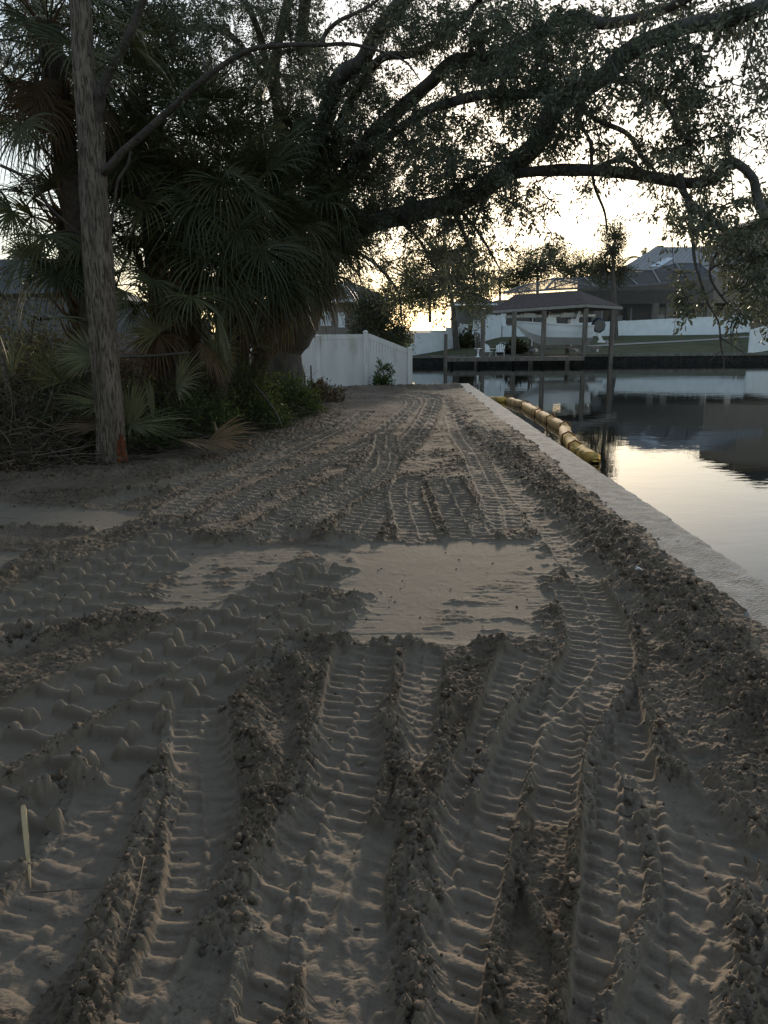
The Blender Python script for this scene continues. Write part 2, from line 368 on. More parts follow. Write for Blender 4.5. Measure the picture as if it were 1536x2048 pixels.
    big = clods(x+.03*fbm(x, y, .05, 3, 31), y+.03*fbm(x, y, .05, 3, 32), .075, 100, .5)*np.clip(rough-.6, 0, 1)*.015*(.35+1.3*billow(x, y, .03, 4, 91))
    med = billow(x, y, .055, 6, 92, .62)*np.clip(rough*1.2-.12, 0, 1.3)*.056
    sml = clods(x+.008*fbm(x, y, .02, 2, 33), y+.008*fbm(x, y, .02, 2, 34), .016, 300, .6)*np.clip(rough*1.2, .03, 1.2)*.0035+(1-billow(x, y, .034, 4, 93))**2*np.clip(rough*1.15-.15, 0, 1.1)*.016
    fin = fbm(x, y, .012, 3, 400)*(.0007+.0042*rough)+fbm(x, y, .028, 3, 410)*.0022*(1-.6*smooth)+.004*np.clip(fbm(x, y, .05, 2, 420)-.35, 0, 1)*(1-rough)
    h = h+(np.maximum(big, med)+.3*np.minimum(big, med)+sml*.8+fin+rip)*far
    # rise under the brush at the left, and against the fence
    e = np.interp(y, [0, 9, 10.5, 13, 16, 20, 24], [-5.2, -4.9, -3.9, -3.0, -2.3, -2.0, -2.1])
    b = sstep(0, -1.6, x-e); h = h+.16*b+b*.05*fbm(x, y, .25, 3, 500)
    # sand lips over the inner edge of the seawall cap
    wi = wall_in(y); lip = x-wi
    h = np.where(lip > -.7, h+.052*sstep(-.7, -.02, lip), h)
    h = np.where(lip > 0, h-sstep(.0, .17, lip+.10*fbm(x, y, .35, 4, 610)+.05*fbm(x, y, .05, 3, 611))*.11, h)
    keep = keep*(1-.75*streak)
    return h.reshape(shp), rough.reshape(shp), tin.reshape(shp), keep.reshape(shp), b.reshape(shp), (grey*(tin > .3)).reshape(shp)
def soil_material():
    mt, t, b = new_mat('soil'); N = t.nodes; L = t.links
    def attr(n):
        a = N.new('ShaderNodeAttribute'); a.attribute_name = n; return a.outputs['Fac']
    def mix(fac, a, c):
        x = N.new('ShaderNodeMix'); x.data_type = 'RGBA'
        for s, v in ((6, a), (7, c)):
            if isinstance(v, tuple): x.inputs[s].default_value = (*v, 1)
            else: L.new(v, x.inputs[s])
        if isinstance(fac, float): x.inputs[0].default_value = fac
        else: L.new(fac, x.inputs[0])
        return x.outputs[2]
    def noise(sc, lo, hi, det=6, vec=None):
        n = N.new('ShaderNodeTexNoise'); n.inputs['Scale'].default_value = sc; n.inputs['Detail'].default_value = det
        L.new(vec or tc.outputs['Object'], n.inputs['Vector'])
        mr = N.new('ShaderNodeMapRange'); mr.inputs[1].default_value = lo; mr.inputs[2].default_value = hi; L.new(n.outputs[0], mr.inputs[0]); return mr.outputs[0]
    tc = N.new('ShaderNodeTexCoord')
    rough = mix(noise(9, .35, .65), (.178, .134, .092), (.105, .079, .055))
    rough = mix(noise(1.3, .45, .7), rough, (.21, .165, .122))
    rough = mix(noise(60, .52, .72), rough, (.058, .046, .034))
    pan = mix(noise(5, .35, .65), (.265, .212, .155), (.22, .177, .132))
    pan = mix(noise(120, .55, .75), pan, (.12, .10, .08)); pan = mix(noise(2.6, .52, .62), pan, (.195, .155, .112)); pan = mix(noise(1.1, .5, .65), pan, (.228, .178, .136))
    c = mix(attr('packed'), rough, pan)
    c = mix(attr('wet'), c, (.222, .185, .140))
    lit = mix(noise(14, .35, .6), (.085, .055, .038), (.16, .12, .085))
    c = mix(attr('litter'), c, lit)
    L.new(c, b.inputs['Base Color']); b.inputs['Roughness'].default_value = .92; b.inputs['Specular IOR Level'].default_value = .2
    nb = N.new('ShaderNodeTexNoise'); nb.inputs['Scale'].default_value = 190; nb.inputs['Detail'].default_value = 4; L.new(tc.outputs['Object'], nb.inputs['Vector'])
    bp = N.new('ShaderNodeBump'); bp.inputs['Strength'].default_value = .5; bp.inputs['Distance'].default_value = .004
    L.new(nb.outputs[0], bp.inputs['Height']); L.new(bp.outputs[0], b.inputs['Normal'])
    return mt
M_SOIL = soil_material()
def make_ground():
    ys = [1.0]
    while ys[-1] < 26.6:
        y = ys[-1]; ys.append(y+min(max((y*y+2.7)/1.65*.00075, .0024), .024 if y < 14 else .05))
    ys = np.array(ys); nu = 960; u = np.linspace(0, 1, nu)
    xl = -(.60*ys+1.0)*1.06; xr = np.minimum(.60*ys+1.0, wall_in(ys)+.22)
    X = xl[:, None]+(xr-xl)[:, None]*u[None]; Y = np.repeat(ys[:, None], nu, 1)
    h, rough, tin, keep, lit, gr = ground_height(X, Y)
    V = np.stack([X, Y, h], -1).reshape(-1, 3); ny = len(ys)
    a = (np.arange(ny-1)[:, None]*nu+np.arange(nu-1)[None]).ravel()
    me = np_mesh('ground', V, np.stack([a, a+1, a+nu+1, a+nu], 1), smooth=True)
    for nm, v in (('packed', np.clip(keep+tin*.8, 0, 1)), ('wet', np.clip(gr*.6+keep*.9, 0, 1)), ('litter', lit)):
        at = me.attributes.new(nm, 'FLOAT', 'POINT'); at.data.foreach_set('value', v.ravel().astype(np.float32))
    print('ground verts', len(V))
    tag(link_mesh('ground', me, M_SOIL), kind='structure')
make_ground()
def h_at(x, y): return float(ground_height(np.array([x]), np.array([y]))[0][0])
def h_at_n(x, y): return ground_height(x, y)
# ------------------------------------------------------------------ common materials
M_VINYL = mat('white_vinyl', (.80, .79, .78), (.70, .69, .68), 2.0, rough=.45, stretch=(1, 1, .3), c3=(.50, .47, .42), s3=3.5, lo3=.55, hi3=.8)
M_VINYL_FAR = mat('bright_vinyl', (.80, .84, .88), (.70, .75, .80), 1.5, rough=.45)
M_CONC = mat('concrete', (.38, .365, .34), (.24, .23, .21), 6, rough=.9, bump=.9, bscale=45, c3=(.15, .135, .11), s3=11, lo3=.52, hi3=.78, detail=9)
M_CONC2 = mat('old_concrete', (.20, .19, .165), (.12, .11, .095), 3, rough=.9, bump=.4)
M_DARKWALL = mat('stained_wall_shaded_pile', (.035, .033, .03), (.012, .012, .012), 4, rough=.9)
M_WOOD = mat('weathered_wood', (.20, .175, .145), (.12, .105, .09), 6, rough=.85, stretch=(1, 1, .15), bump=.3)
M_SHINGLE = mat('brown_shingles', (.105, .082, .075), (.065, .05, .048), 6, rough=.9, bump=.5, bscale=20)
M_WHITEP = mat('white_paint', (.85, .87, .89), (.74, .76, .78), 2, rough=.4)
M_GEL = mat('white_gelcoat', (.88, .90, .92), (.80, .83, .86), 1.2, rough=.25, spec=.5)
M_BLUE = mat('dark_cowling', (.02, .03, .05), (.03, .045, .07), 3, rough=.25, spec=.5)
M_DARK = mat('dark_metal', (.02, .02, .022), (.03, .03, .03), 5, rough=.6)
M_STEEL = mat('aluminium', (.45, .46, .48), (.38, .39, .4), 5, rough=.4, metallic=.5)
M_STUCCO = mat('tan_stucco', (.27, .235, .20), (.22, .19, .165), 3, rough=.9)
M_STUCCO2 = mat('grey_stucco', (.15, .148, .150), (.12, .118, .12), 1.5, rough=.9)
M_METALROOF = mat('metal_roof', (.30, .30, .31), (.24, .24, .25), 3, rough=.5, spec=.4)
M_ROOFDARK = mat('grey_roof', (.075, .078, .085), (.05, .052, .057), 5, rough=.85)
M_GLASS = mat('dark_glass', (.015, .02, .022), (.03, .035, .035), 2, rough=.1, spec=.6)
M_SKYL = mat('skylight_glass', (.55, .62, .70), (.5, .56, .62), 2, rough=.08, spec=.8)
M_GRASS = mat('lawn_grass', (.060, .070, .028), (.095, .085, .045), 1.2, rough=.95, bump=.6, bscale=14, c3=(.04, .055, .02), s3=.35)
M_PATH = mat('pale_path', (.34, .32, .28), (.26, .245, .22), 4, rough=.9)
M_MUD = mat('canal_bed', (.03, .028, .02), (.05, .045, .03), 2, rough=.95)
def screen_mat(dens):
    mt, t, b = new_mat('insect_screen'); N = t.nodes; L = t.links
    b.inputs['Base Color'].default_value = (.03, .032, .036, 1); b.inputs['Roughness'].default_value = .7
    tr = N.new('ShaderNodeBsdfTransparent'); ms = N.new('ShaderNodeMixShader'); ms.inputs[0].default_value = dens
    L.new(tr.outputs[0], ms.inputs[1]); L.new(b.outputs[0], ms.inputs[2]); L.new(ms.outputs[0], N['Material Output'].inputs[0]); return mt
M_SCREEN = screen_mat(.8); M_SCREEN_THIN = screen_mat(.5)
# ------------------------------------------------------------------ water and land
def water_material():
    mt, t, b = new_mat('canal_water'); N = t.nodes; L = t.links
    b.inputs['Base Color'].default_value = (.010, .012, .010, 1); b.inputs['Roughness'].default_value = .015; b.inputs['IOR'].default_value = 1.37
    b.inputs['Specular IOR Level'].default_value = .5
    tc = N.new('ShaderNodeTexCoord'); h = None
    for sx, sy, sc, st in ((1.0, 1.6, .8, .55), (1.0, 2.6, 3.0, .14), (1.0, 1.3, .16, 1.1)):
        mp = N.new('ShaderNodeMapping'); mp.inputs['Scale'].default_value = (sx, sy, 1); L.new(tc.outputs['Object'], mp.inputs[0])
        n = N.new('ShaderNodeTexNoise'); n.inputs['Scale'].default_value = sc; n.inputs['Detail'].default_value = 2.5; L.new(mp.outputs[0], n.inputs[0])
        mm = N.new('ShaderNodeMath'); mm.operation = 'MULTIPLY'; mm.inputs[1].default_value = st; L.new(n.outputs[0], mm.inputs[0])
        if h is None: h = mm.outputs[0]
        else:
            ad = N.new('ShaderNodeMath'); L.new(h, ad.inputs[0]); L.new(mm.outputs[0], ad.inputs[1]); h = ad.outputs[0]
    bp = N.new('ShaderNodeBump'); bp.inputs['Strength'].default_value = 1; bp.inputs['Distance'].default_value = .0045
    L.new(h, bp.inputs['Height']); L.new(bp.outputs[0], b.inputs['Normal'])
    return mt
WZ = -.72
mb = MB(); mb.add([(-400, -60, WZ), (600, -60, WZ), (600, 400, WZ), (-400, 400, WZ)], [(0, 1, 2, 3)])
tag(mb.build('water', water_material()), kind='structure')
mb = MB(); mb.add([(-400, -60, -2.6), (600, -60, -2.6), (600, 400, -2.6), (-400, 400, -2.6)], [(0, 1, 2, 3)])
tag(mb.build('canal_bed', M_MUD), kind='structure')
# land sheet round the modelled sand, 12 cm lower
mb = MB()
mb.add([(-260, -60, -.13), (-1.0, -60, -.13), (1.9, -60, -.13), (wall_in(26.4), 26.4, -.13), (wall_in(26.4), 27.0, -.13), (.9, 27.1, -.13), (.5, 45, -.13), (-6, 67, -.13), (-260, 70, -.13)],
       [(0, 1, 2, 3, 4, 5, 6, 7, 8)])
tag(mb.build('earth', mat('dark_earth', (.06, .048, .035), (.04, .035, .025), 2, rough=.95, bump=.5)), kind='structure')

# near seawall: a chipped concrete cap on a wall, with the corner turning left along the fence
def wall_strip(P, Q, z, drop, nl, seed, width_n=7):
    """top strip between polylines P (inner) and Q (outer), rough edges, with both side faces"""
    P = np.array(P, float); Q = np.array(Q, float); L = np.linalg.norm(P[-1]-P[0]); V = []; Fc = []
    nc = width_n+1
    for i in range(nl+1):
        t = i/nl; a = P[0]+(P[-1]-P[0])*t; b = Q[0]+(Q[-1]-Q[0])*t; s = t*L
        e1 = .018*fbm(np.array([s]), np.array([0.]), .5, 4, seed)[0]+.012*fbm(np.array([s]), np.array([4.]), .09, 2, seed+1)[0]; d = (b-a)/np.linalg.norm(b-a)
        row = [np.array([*(a), z-drop])]
        for j in range(nc):
            w = j/width_n; q = a+(b-a)*w
            if j == nc-1: q = q+d*e1
            zz = z+.006*fbm(np.array([q[0]]), np.array([q[1]]), .3, 4, seed+3)[0]
            if j == nc-1: zz -= .012+.01*abs(e1/.018)
            if j == 0: zz -= .01
            row.append(np.array([q[0], q[1], zz]))
        row.append(np.array([*(b+d*e1*.6), z-.25])); row.append(np.array([*(b-d*.03), z-.27])); row.append(np.array([*(b-d*.03), z-drop]))
        V += row
    m = len(row)
    for i in range(nl):
        for j in range(m-1): Fc.append((i*m+j, i*m+j+1, (i+1)*m+j+1, (i+1)*m+j))
    return V, Fc
t = empty('seawall', (2.2, 12, 0), 'long concrete seawall cap with crumbs of soil running beside the machine tracks', 'seawall')
V, Fc = wall_strip([(wall_in(-6), -6), (wall_in(26.3), 26.3)], [(wall_out(-6), -6), (wall_out(26.3), 26.3)], .045, 2.4, 900, 5)
mb = MB(); mb.add(V, Fc); mb.build('cap', M_CONC, t)
V, Fc = wall_strip([(wall_out(26.3), 26.30), (.75, 26.15)], [(wall_out(26.3), 26.72), (.75, 26.55)], .042, 2.4, 80, 25)
mb = MB(); mb.add(V, Fc); mb.build('return_cap', M_CONC, t)

# far bank: lawn rising from the far seawall to the house
def bank_y(x): return np.interp(x, [-60, -9, 2, 40, 300], [66, 66, 65.2, 64.5, 60])
def lawn_z(x, y):
    by = bank_y(x); e = np.clip(y-by, 0, None); return -.04+np.interp(e, [0, 2, 10, 17, 22, 60, 300], [0, .06, .86, 1.5, 1.7, 2.2, 4.0])
xs = np.concatenate([np.linspace(-260, -10, 12), np.linspace(-8, 60, 90), np.linspace(64, 420, 14)]); es = np.concatenate([np.linspace(0, 40, 60), np.linspace(45, 330, 20)])
X, E = np.meshgrid(xs, es); Y = bank_y(X)+.3+E; Z = lawn_z(X, Y)+.03*fbm(X, Y, 2.5, 3, 5)
V = np.stack([X, Y, Z], -1).reshape(-1, 3); nu = len(xs); a = (np.arange(len(es)-1)[:, None]*nu+np.arange(nu-1)[None]).ravel()
tag(link_mesh('lawn', np_mesh('lawn', V, np.stack([a, a+1, a+nu+1, a+nu], 1), True), M_GRASS), kind='structure')
# pale path along the lawn
pa = np.array([W(*q)[:2] for q in [(1000, 664, 76), (1025, 672, 74), (1060, 684, 72), (1130, 691, 71), (1230, 687, 73), (1400, 671, 76), (1500, 660, 79), (1600, 655, 80)]])
pc = catmull(np.c_[pa, np.zeros(len(pa))], 8)[:, :2]; mb = MB(); V = []
for i, c in enumerate(pc):
    for s in (-1, 1):
        for tt in ((.45,) if True else ()):
            y = c[1]+s*tt*1.3; V.append((c[0], y, float(lawn_z(np.array([c[0]]), np.array([y]))[0])+.05))
mb.add(V, [(2*i, 2*i+2, 2*i+3, 2*i+1) for i in range(len(pc)-1)]); tag(mb.build('path', M_PATH), kind='structure')
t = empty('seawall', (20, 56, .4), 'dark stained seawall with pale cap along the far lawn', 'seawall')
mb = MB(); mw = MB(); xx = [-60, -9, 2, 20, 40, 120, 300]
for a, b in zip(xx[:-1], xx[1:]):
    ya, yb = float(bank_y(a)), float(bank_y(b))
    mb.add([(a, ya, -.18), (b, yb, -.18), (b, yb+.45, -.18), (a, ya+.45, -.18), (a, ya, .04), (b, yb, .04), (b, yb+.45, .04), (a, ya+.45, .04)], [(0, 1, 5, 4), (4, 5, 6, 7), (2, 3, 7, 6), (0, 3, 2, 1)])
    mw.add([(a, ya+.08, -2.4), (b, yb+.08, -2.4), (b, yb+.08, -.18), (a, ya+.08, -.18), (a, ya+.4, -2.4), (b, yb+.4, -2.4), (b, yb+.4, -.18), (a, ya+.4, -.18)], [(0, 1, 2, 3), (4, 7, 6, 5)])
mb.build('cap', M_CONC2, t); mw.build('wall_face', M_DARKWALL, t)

# ------------------------------------------------------------------ near white fence
t = empty('vinyl_fence', (-1, 25.2, 0), 'near grey white fence at the end of the sand, last panel sloping to the seawall', 'fence')
FY = 25.35
def fz(px, py): return W(px, py, FY)
posts = [(820, 697), (731, 664), (635, 672), (540, 684), (445, 690)]
pp = [fz(*q) for q in posts]
for i, q in enumerate(pp):
    m_ = MB(); m_.box((q[0]-.075, FY-.065, -.15), (q[0]+.075, FY+.085, q[2]))
    m_.add([(q[0]-.085, FY-.075, q[2]), (q[0]+.085, FY-.075, q[2]), (q[0]+.085, FY+.095, q[2]), (q[0]-.085, FY+.095, q[2]), (q[0]-.085, FY-.075, q[2]+.02), (q[0]+.085, FY-.075, q[2]+.02), (q[0]+.085, FY+.095, q[2]+.02), (q[0]-.085, FY+.095, q[2]+.02), (q[0], FY+.01, q[2]+.06)],
           [(0, 1, 5, 4), (1, 2, 6, 5), (2, 3, 7, 6), (3, 0, 4, 7), (4, 5, 8), (5, 6, 8), (6, 7, 8), (7, 4, 8), (0, 3, 2, 1)])
    m_.build('post', M_VINYL, t)
tops = [(pp[1][2]-.05, pp[0][2]-.02), (pp[1][2]-.08, pp[1][2]-.08), (pp[2][2]-.06, pp[2][2]-.32), (pp[3][2]-.05, pp[3][2]-.2)]
spans = [(1, 0), (2, 1), (3, 2), (4, 3)]
for (a, b), tp in zip(spans, [(tops[0][0], tops[0][1]), (tops[1][0], tops[1][1]), (tops[2][1], tops[2][0]), (tops[3][1], tops[3][0])]):
    x0, x1 = pp[a][0]+.076, pp[b][0]-.076; n = 14; m_ = MB()
    for k in range(n):
        xa = x0+(x1-x0)*k/n+.004; xb = x0+(x1-x0)*(k+1)/n-.004
        za = tp[0]+(tp[1]-tp[0])*k/n-.05; zb = tp[0]+(tp[1]-tp[0])*(k+1)/n-.05
        m_.prism([(xa, 0, -.1), (xb, 0, -.1), (xb, 0, zb), (xa, 0, za)], (0, FY-.012, 0), (0, FY+.026, 0))
    m_.box((x0, FY-.004, -.1), (x1, FY+.018, min(tp)-.1))
    m_.build('panel', M_VINYL, t)
    m_ = MB(); m_.beam((x0, FY+.007, tp[0]-.06), (x1, FY+.007, tp[1]-.06), .06, .15); m_.build('top_rail', M_VINYL, t)
    m_ = MB(); m_.beam((x0, FY+.007, .07), (x1, FY+.007, .07), .058, .15); m_.build('bottom_rail', M_VINYL, t)

# ------------------------------------------------------------------ far white fences
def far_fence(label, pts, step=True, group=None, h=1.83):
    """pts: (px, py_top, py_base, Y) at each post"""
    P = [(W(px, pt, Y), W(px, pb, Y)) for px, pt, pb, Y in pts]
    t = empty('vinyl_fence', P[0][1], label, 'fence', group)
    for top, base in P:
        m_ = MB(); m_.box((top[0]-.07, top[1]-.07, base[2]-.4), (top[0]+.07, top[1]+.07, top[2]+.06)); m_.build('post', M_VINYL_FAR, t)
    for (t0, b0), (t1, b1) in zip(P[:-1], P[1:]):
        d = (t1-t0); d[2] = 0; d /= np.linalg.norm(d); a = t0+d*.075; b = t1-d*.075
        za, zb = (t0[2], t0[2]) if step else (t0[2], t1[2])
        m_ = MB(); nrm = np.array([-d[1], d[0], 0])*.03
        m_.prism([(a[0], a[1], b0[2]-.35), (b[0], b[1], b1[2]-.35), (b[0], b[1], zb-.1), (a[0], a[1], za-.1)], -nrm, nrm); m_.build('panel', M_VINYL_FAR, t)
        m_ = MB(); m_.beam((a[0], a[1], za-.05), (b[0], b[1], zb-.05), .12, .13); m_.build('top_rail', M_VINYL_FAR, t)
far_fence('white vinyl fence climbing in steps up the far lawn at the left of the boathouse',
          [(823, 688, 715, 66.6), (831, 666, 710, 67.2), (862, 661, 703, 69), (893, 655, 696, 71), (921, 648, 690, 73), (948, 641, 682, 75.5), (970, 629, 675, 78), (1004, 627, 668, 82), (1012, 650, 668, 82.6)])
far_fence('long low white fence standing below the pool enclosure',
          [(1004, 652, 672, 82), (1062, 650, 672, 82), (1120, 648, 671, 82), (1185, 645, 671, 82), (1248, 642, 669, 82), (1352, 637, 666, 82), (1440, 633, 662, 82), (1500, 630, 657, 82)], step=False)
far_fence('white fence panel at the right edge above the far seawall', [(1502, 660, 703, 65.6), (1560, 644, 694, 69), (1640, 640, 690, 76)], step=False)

# ------------------------------------------------------------------ dock and boathouse
DZ = -.02
dl = W(893, 718, 60.2); dr = W(1167, 713, 60.2); t = empty('dock', (dl[0], 60.2, DZ), 'grey plank dock with white edge standing over the water under the boathouse', 'dock')
x0, x1 = dl[0], dr[0]
m_ = MB(); nb = 70
for k in range(nb): m_.box((x0+(x1-x0)*k/nb+.01, 60.2, DZ-.04), (x0+(x1-x0)*(k+1)/nb-.01, 62.6, DZ))
m_.build('decking', M_WOOD, t)
m_ = MB(); m_.box((x0-.05, 60.12, DZ-.30), (x1+.05, 60.195, DZ-.03)); m_.box((x1, 60.2, DZ-.3), (x1+.07, 62.6, DZ-.05)); m_.build('fascia', M_WOOD, t)
for px in (905, 960, 1030, 1088, 1150):
    q = W(px, 720, 60.6); m_ = MB(); m_.tube([(q[0], 61.2, -2.5), (q[0], 61.2, DZ-.1)], .12, 8); m_.build('pile', M_DARKWALL, t)  # piles coloured darker to paint in the dark under the deck
t = empty('boathouse', W(1168, 714, 61), 'open boathouse with hipped brown shingle roof on grey wooden posts over the boat', 'boathouse')
er, el, eb = W(1172, 610, 60.6), W(986, 624, 66), W(1247, 609, 64.8)
zr = er[2]; er = np.array([er[0], 60.6]); 
lx0 = el[0]; rx1 = er[0]; by1 = 66.0
C = [np.array([W(986, 624, 62.4)[0], 62.4, zr-.35]), np.array([er[0], 60.6, zr]), np.array([W(1247, 609, 66)[0], 66.2, zr-.02]), np.array([W(1060, 615, 69)[0], 69, zr-.3])]
rL = W(1030, 589, 64.5); rR = W(1158, 581, 63.6)
up = np.array([0, 0, .09])
m_ = MB(); P_ = C+[rL, rR]
m_.add([C[0]+up, C[1]+up, C[2]+up, C[3]+up, rL, rR], [(0, 1, 5, 4), (1, 2, 5), (2, 3, 4, 5), (3, 0, 4)]); m_.add([c+up*.9 for c in C], [(3, 2, 1, 0)]); m_.build('roof', M_SHINGLE, t)
m_ = MB()
for a, b in ((C[0], C[1]), (C[1], C[2]), (C[2], C[3]), (C[3], C[0])): m_.beam(a-np.array([0, 0, .05]), b-np.array([0, 0, .05]), .06, .22)
m_.build('fascia', mat('pale_fascia', (.30, .28, .26), (.24, .225, .21), 3), t)
for px, Y in ((965, 61.6), (1027, 61.4), (1086, 61.2), (1168, 61.0), (1222, 64.2), (1062, 64.4), (1135, 64.6)):
    q = W(px, 700, Y); m_ = MB(); top = zr-.25 if px > 1100 else zr-.38
    m_.box((q[0]-.16, Y-.14, DZ if Y < 62.5 else -2.4), (q[0]+.16, Y+.16, top)); m_.build('post', M_WOOD, t)
m_ = MB(); qa = W(985, 640, 63); 
m_.beam((W(1010, 640, 63)[0], 63, zr-.75), (W(1190, 640, 63)[0], 63, zr-.7), .1, .14); m_.beam((W(1010, 640, 66)[0], 66, zr-.75), (W(1190, 640, 66)[0], 66, zr-.7), .1, .14); m_.build('lift_beam', M_STEEL, t)
for px in (1064, 1143): 
    q = W(px, 640, 63); m_ = MB(); m_.box((q[0]-.7, 62.8, zr-.78), (q[0]+.15, 63.2, zr-.50)); m_.tube([(q[0]-.9, 63, zr-.7), (q[0]+.35, 63, zr-.7)], .17, 8); m_.build('hoist_motor', M_WHITEP, t)
    m_ = MB(); m_.tube([(q[0]+.05, 63, zr-.7), (q[0]+.05, 63, W(px, 694, 63)[2])], .05, 6); m_.build('guide_pole', M_WHITEP, t)
for px, pt, Y in ((891, 668, 59.7), (952, 664, 64), (957, 666, 65)):
    q = W(px, pt, Y); m_ = MB(); m_.tube([(q[0], Y, -2.5), (q[0]+.03, Y, q[2])], [.15, .13] if px < 900 else [.08, .08], 9)
    o = m_.build('mooring_pile', M_WOOD); tag(o, {891: 'tall grey mooring pile standing alone at the left end of the dock', 952: 'thin short pile behind the dock, left one of the close pair', 957: 'thin short pile behind the dock, right one of the close pair'}[px], 'piling', 'mooring piles by the dock')
# cradle beams under the boat
t = empty('boat_lift_cradle', W(1100, 696, 63), 'grey lift cradle with cross beams hanging under the white boat', 'boat lift')
q0 = W(1060, 694, 62.4); q1 = W(1205, 695, 62.4)
for y in (62.0, 64.0):
    m_ = MB(); m_.beam((q0[0], y, q0[2]), (q1[0], y, q1[2]), .12, .16); m_.build('bunk_board', M_WOOD, t)
for px in (1070, 1150, 1190):
    q = W(px, 698, 62.4); m_ = MB(); m_.beam((q[0], 61.6, q[2]-.1), (q[0], 64.4, q[2]-.1), .14, .2); m_.build('cross_beam', M_STEEL, t)

# ------------------------------------------------------------------ boat
def loft(secs):
    V = [p for s in secs for p in s]; n = len(secs[0]); Fc = [(i*n+k, i*n+k+1, (i+1)*n+k+1, (i+1)*n+k) for i in range(len(secs)-1) for k in range(n-1)]
    return V, Fc
BY = 63.0; bow = W(1030, 652, BY); st = W(1180, 658, BY); gz0 = W(1030, 646, BY)[2]; gz1 = W(1180, 652, BY)[2]; kz = W(1120, 690, BY)[2]
t = empty('motorboat', (st[0]-3, BY, kz), 'white centre console motorboat raised on the lift under the shingle roof', 'boat')
secs = []; Lb = st[0]-bow[0]
for i in range(13):
    u = i/12; w = 1.2*math.sin(min(1, (u*1.6)**.75)*math.pi/2)+.02; x = bow[0]+Lb*u; g = gz0+(gz1-gz0)*u+.12*(1-u)**2; kk = kz+(g-kz-.25)*max(0, 1-u*2.4)**1.8
    ch = kk+(g-kk)*.38
    secs.append([(x, BY-w, g), (x+.0, BY-w*.93, (g+ch)/2), (x, BY-w*.80, ch), (x, BY, kk), (x, BY+w*.80, ch), (x, BY+w*.93, (g+ch)/2), (x, BY+w, g)])
V, Fc = loft(secs); m_ = MB(); m_.add(V, Fc); n = len(V); m_.f.append(tuple(range(n-7, n))); m_.build('hull', M_GEL, t, smooth=False)
m_ = MB()
for i in range(12):
    for k in (0, 6):
        a, b = np.array(secs[i][k]), np.array(secs[i+1][k]); m_.beam(a, b, .14, .10)
m_.build('rub_rail', M_WHITEP, t)
m_ = MB(); V, Fc = [], []
for i in range(13):
    a, b = secs[i][0], secs[i][6]; V += [(a[0], a[1]+.05, a[2]-.05-(.25 if 4 < i < 12 else 0)), (b[0], b[1]-.05, b[2]-.05-(.25 if 4 < i < 12 else 0))]
m_.add(V, [(2*i, 2*i+2, 2*i+3, 2*i+1) for i in range(12)]); m_.build('deck', M_GEL, t)
cx = W(1098, 640, BY)[0]
m_ = MB(); m_.prism([(cx-.5, 0, gz0-.3), (cx+.55, 0, gz0-.3), (cx+.45, 0, gz0+.42), (cx-.1, 0, gz0+.5), (cx-.35, 0, gz0+.25)], (0, BY-.45, 0), (0, BY+.45, 0)); m_.build('console', M_GEL, t)
m_ = MB(); m_.prism([(cx-.30, 0, gz0+.36), (cx-.22, 0, gz0+.34), (cx+.02, 0, gz0+.86), (cx-.04, 0, gz0+.88)], (0, BY-.4, 0), (0, BY+.4, 0)); m_.build('windscreen', M_GLASS, t)
sx = W(1146, 640, BY)[0]
m_ = MB(); m_.box((sx-.3, BY-.5, gz0-.3), (sx+.35, BY+.5, gz0+.25)); m_.prism([(sx+.1, 0, gz0+.25), (sx+.35, 0, gz0+.25), (sx+.5, 0, gz0+.85), (sx+.3, 0, gz0+.9)], (0, BY-.48, 0), (0, BY+.48, 0)); m_.build('helm_seat', M_WHITEP, t)
mx = W(1190, 655, BY); o_ = empty('x', (0, 0, 0), None, None); bpy.data.objects.remove(o_)
m_ = MB(); c = np.array([mx[0]+.15, BY, mx[2]+.05])
prof = [(-.45, -.15), (-.5, .25), (-.3, .62), (.15, .72), (.50, .45), (.62, .05), (.45, -.3), (0, -.4)]
V = []; ang = math.radians(-28)
for yy, sc in ((-.28, .8), (-.22, .97), (.0, 1.05), (.22, .97), (.28, .8)):
    for a, b in prof: V.append((c[0]+(a*math.cos(ang)-b*math.sin(ang))*sc, c[1]+yy, c[2]+(a*math.sin(ang)+b*math.cos(ang))*sc))
k = len(prof); m_.add(V, [(i*k+j, i*k+(j+1) % k, (i+1)*k+(j+1) % k, (i+1)*k+j) for i in range(4) for j in range(k)]+[tuple(range(k)), tuple(range(4*k+k-1, 4*k-1, -1))])
ob = m_.build('outboard_motor', M_BLUE, t)
m_ = MB(); m_.prism([(c[0]-.15, 0, c[2]-.3), (c[0]+.2, 0, c[2]-.4), (c[0]+.55, 0, c[2]-1.05), (c[0]+.75, 0, c[2]-1.1), (c[0]+.7, 0, c[2]-1.25), (c[0]+.1, 0, c[2]-1.2), (c[0]+.25, 0, c[2]-1.0)], (0, BY-.08, 0), (0, BY+.08, 0)); m_.build('outboard_leg', M_WHITEP, t)
m_ = MB(); m_.tube([(c[0]+.7, BY, c[2]-1.12), (c[0]+1.0, BY, c[2]-1.2)], [.09, .06], 8)
for a in range(3):
    an = a*2.09; m_.prism([(c[0]+.85, 0, 0), (c[0]+.95, .05, 0), (c[0]+.92, .0, 0)], (0, BY, c[2]-1.16), (0, BY+.26*math.cos(an), c[2]-1.16+.26*math.sin(an)))
m_.build('propeller', M_STEEL, t)

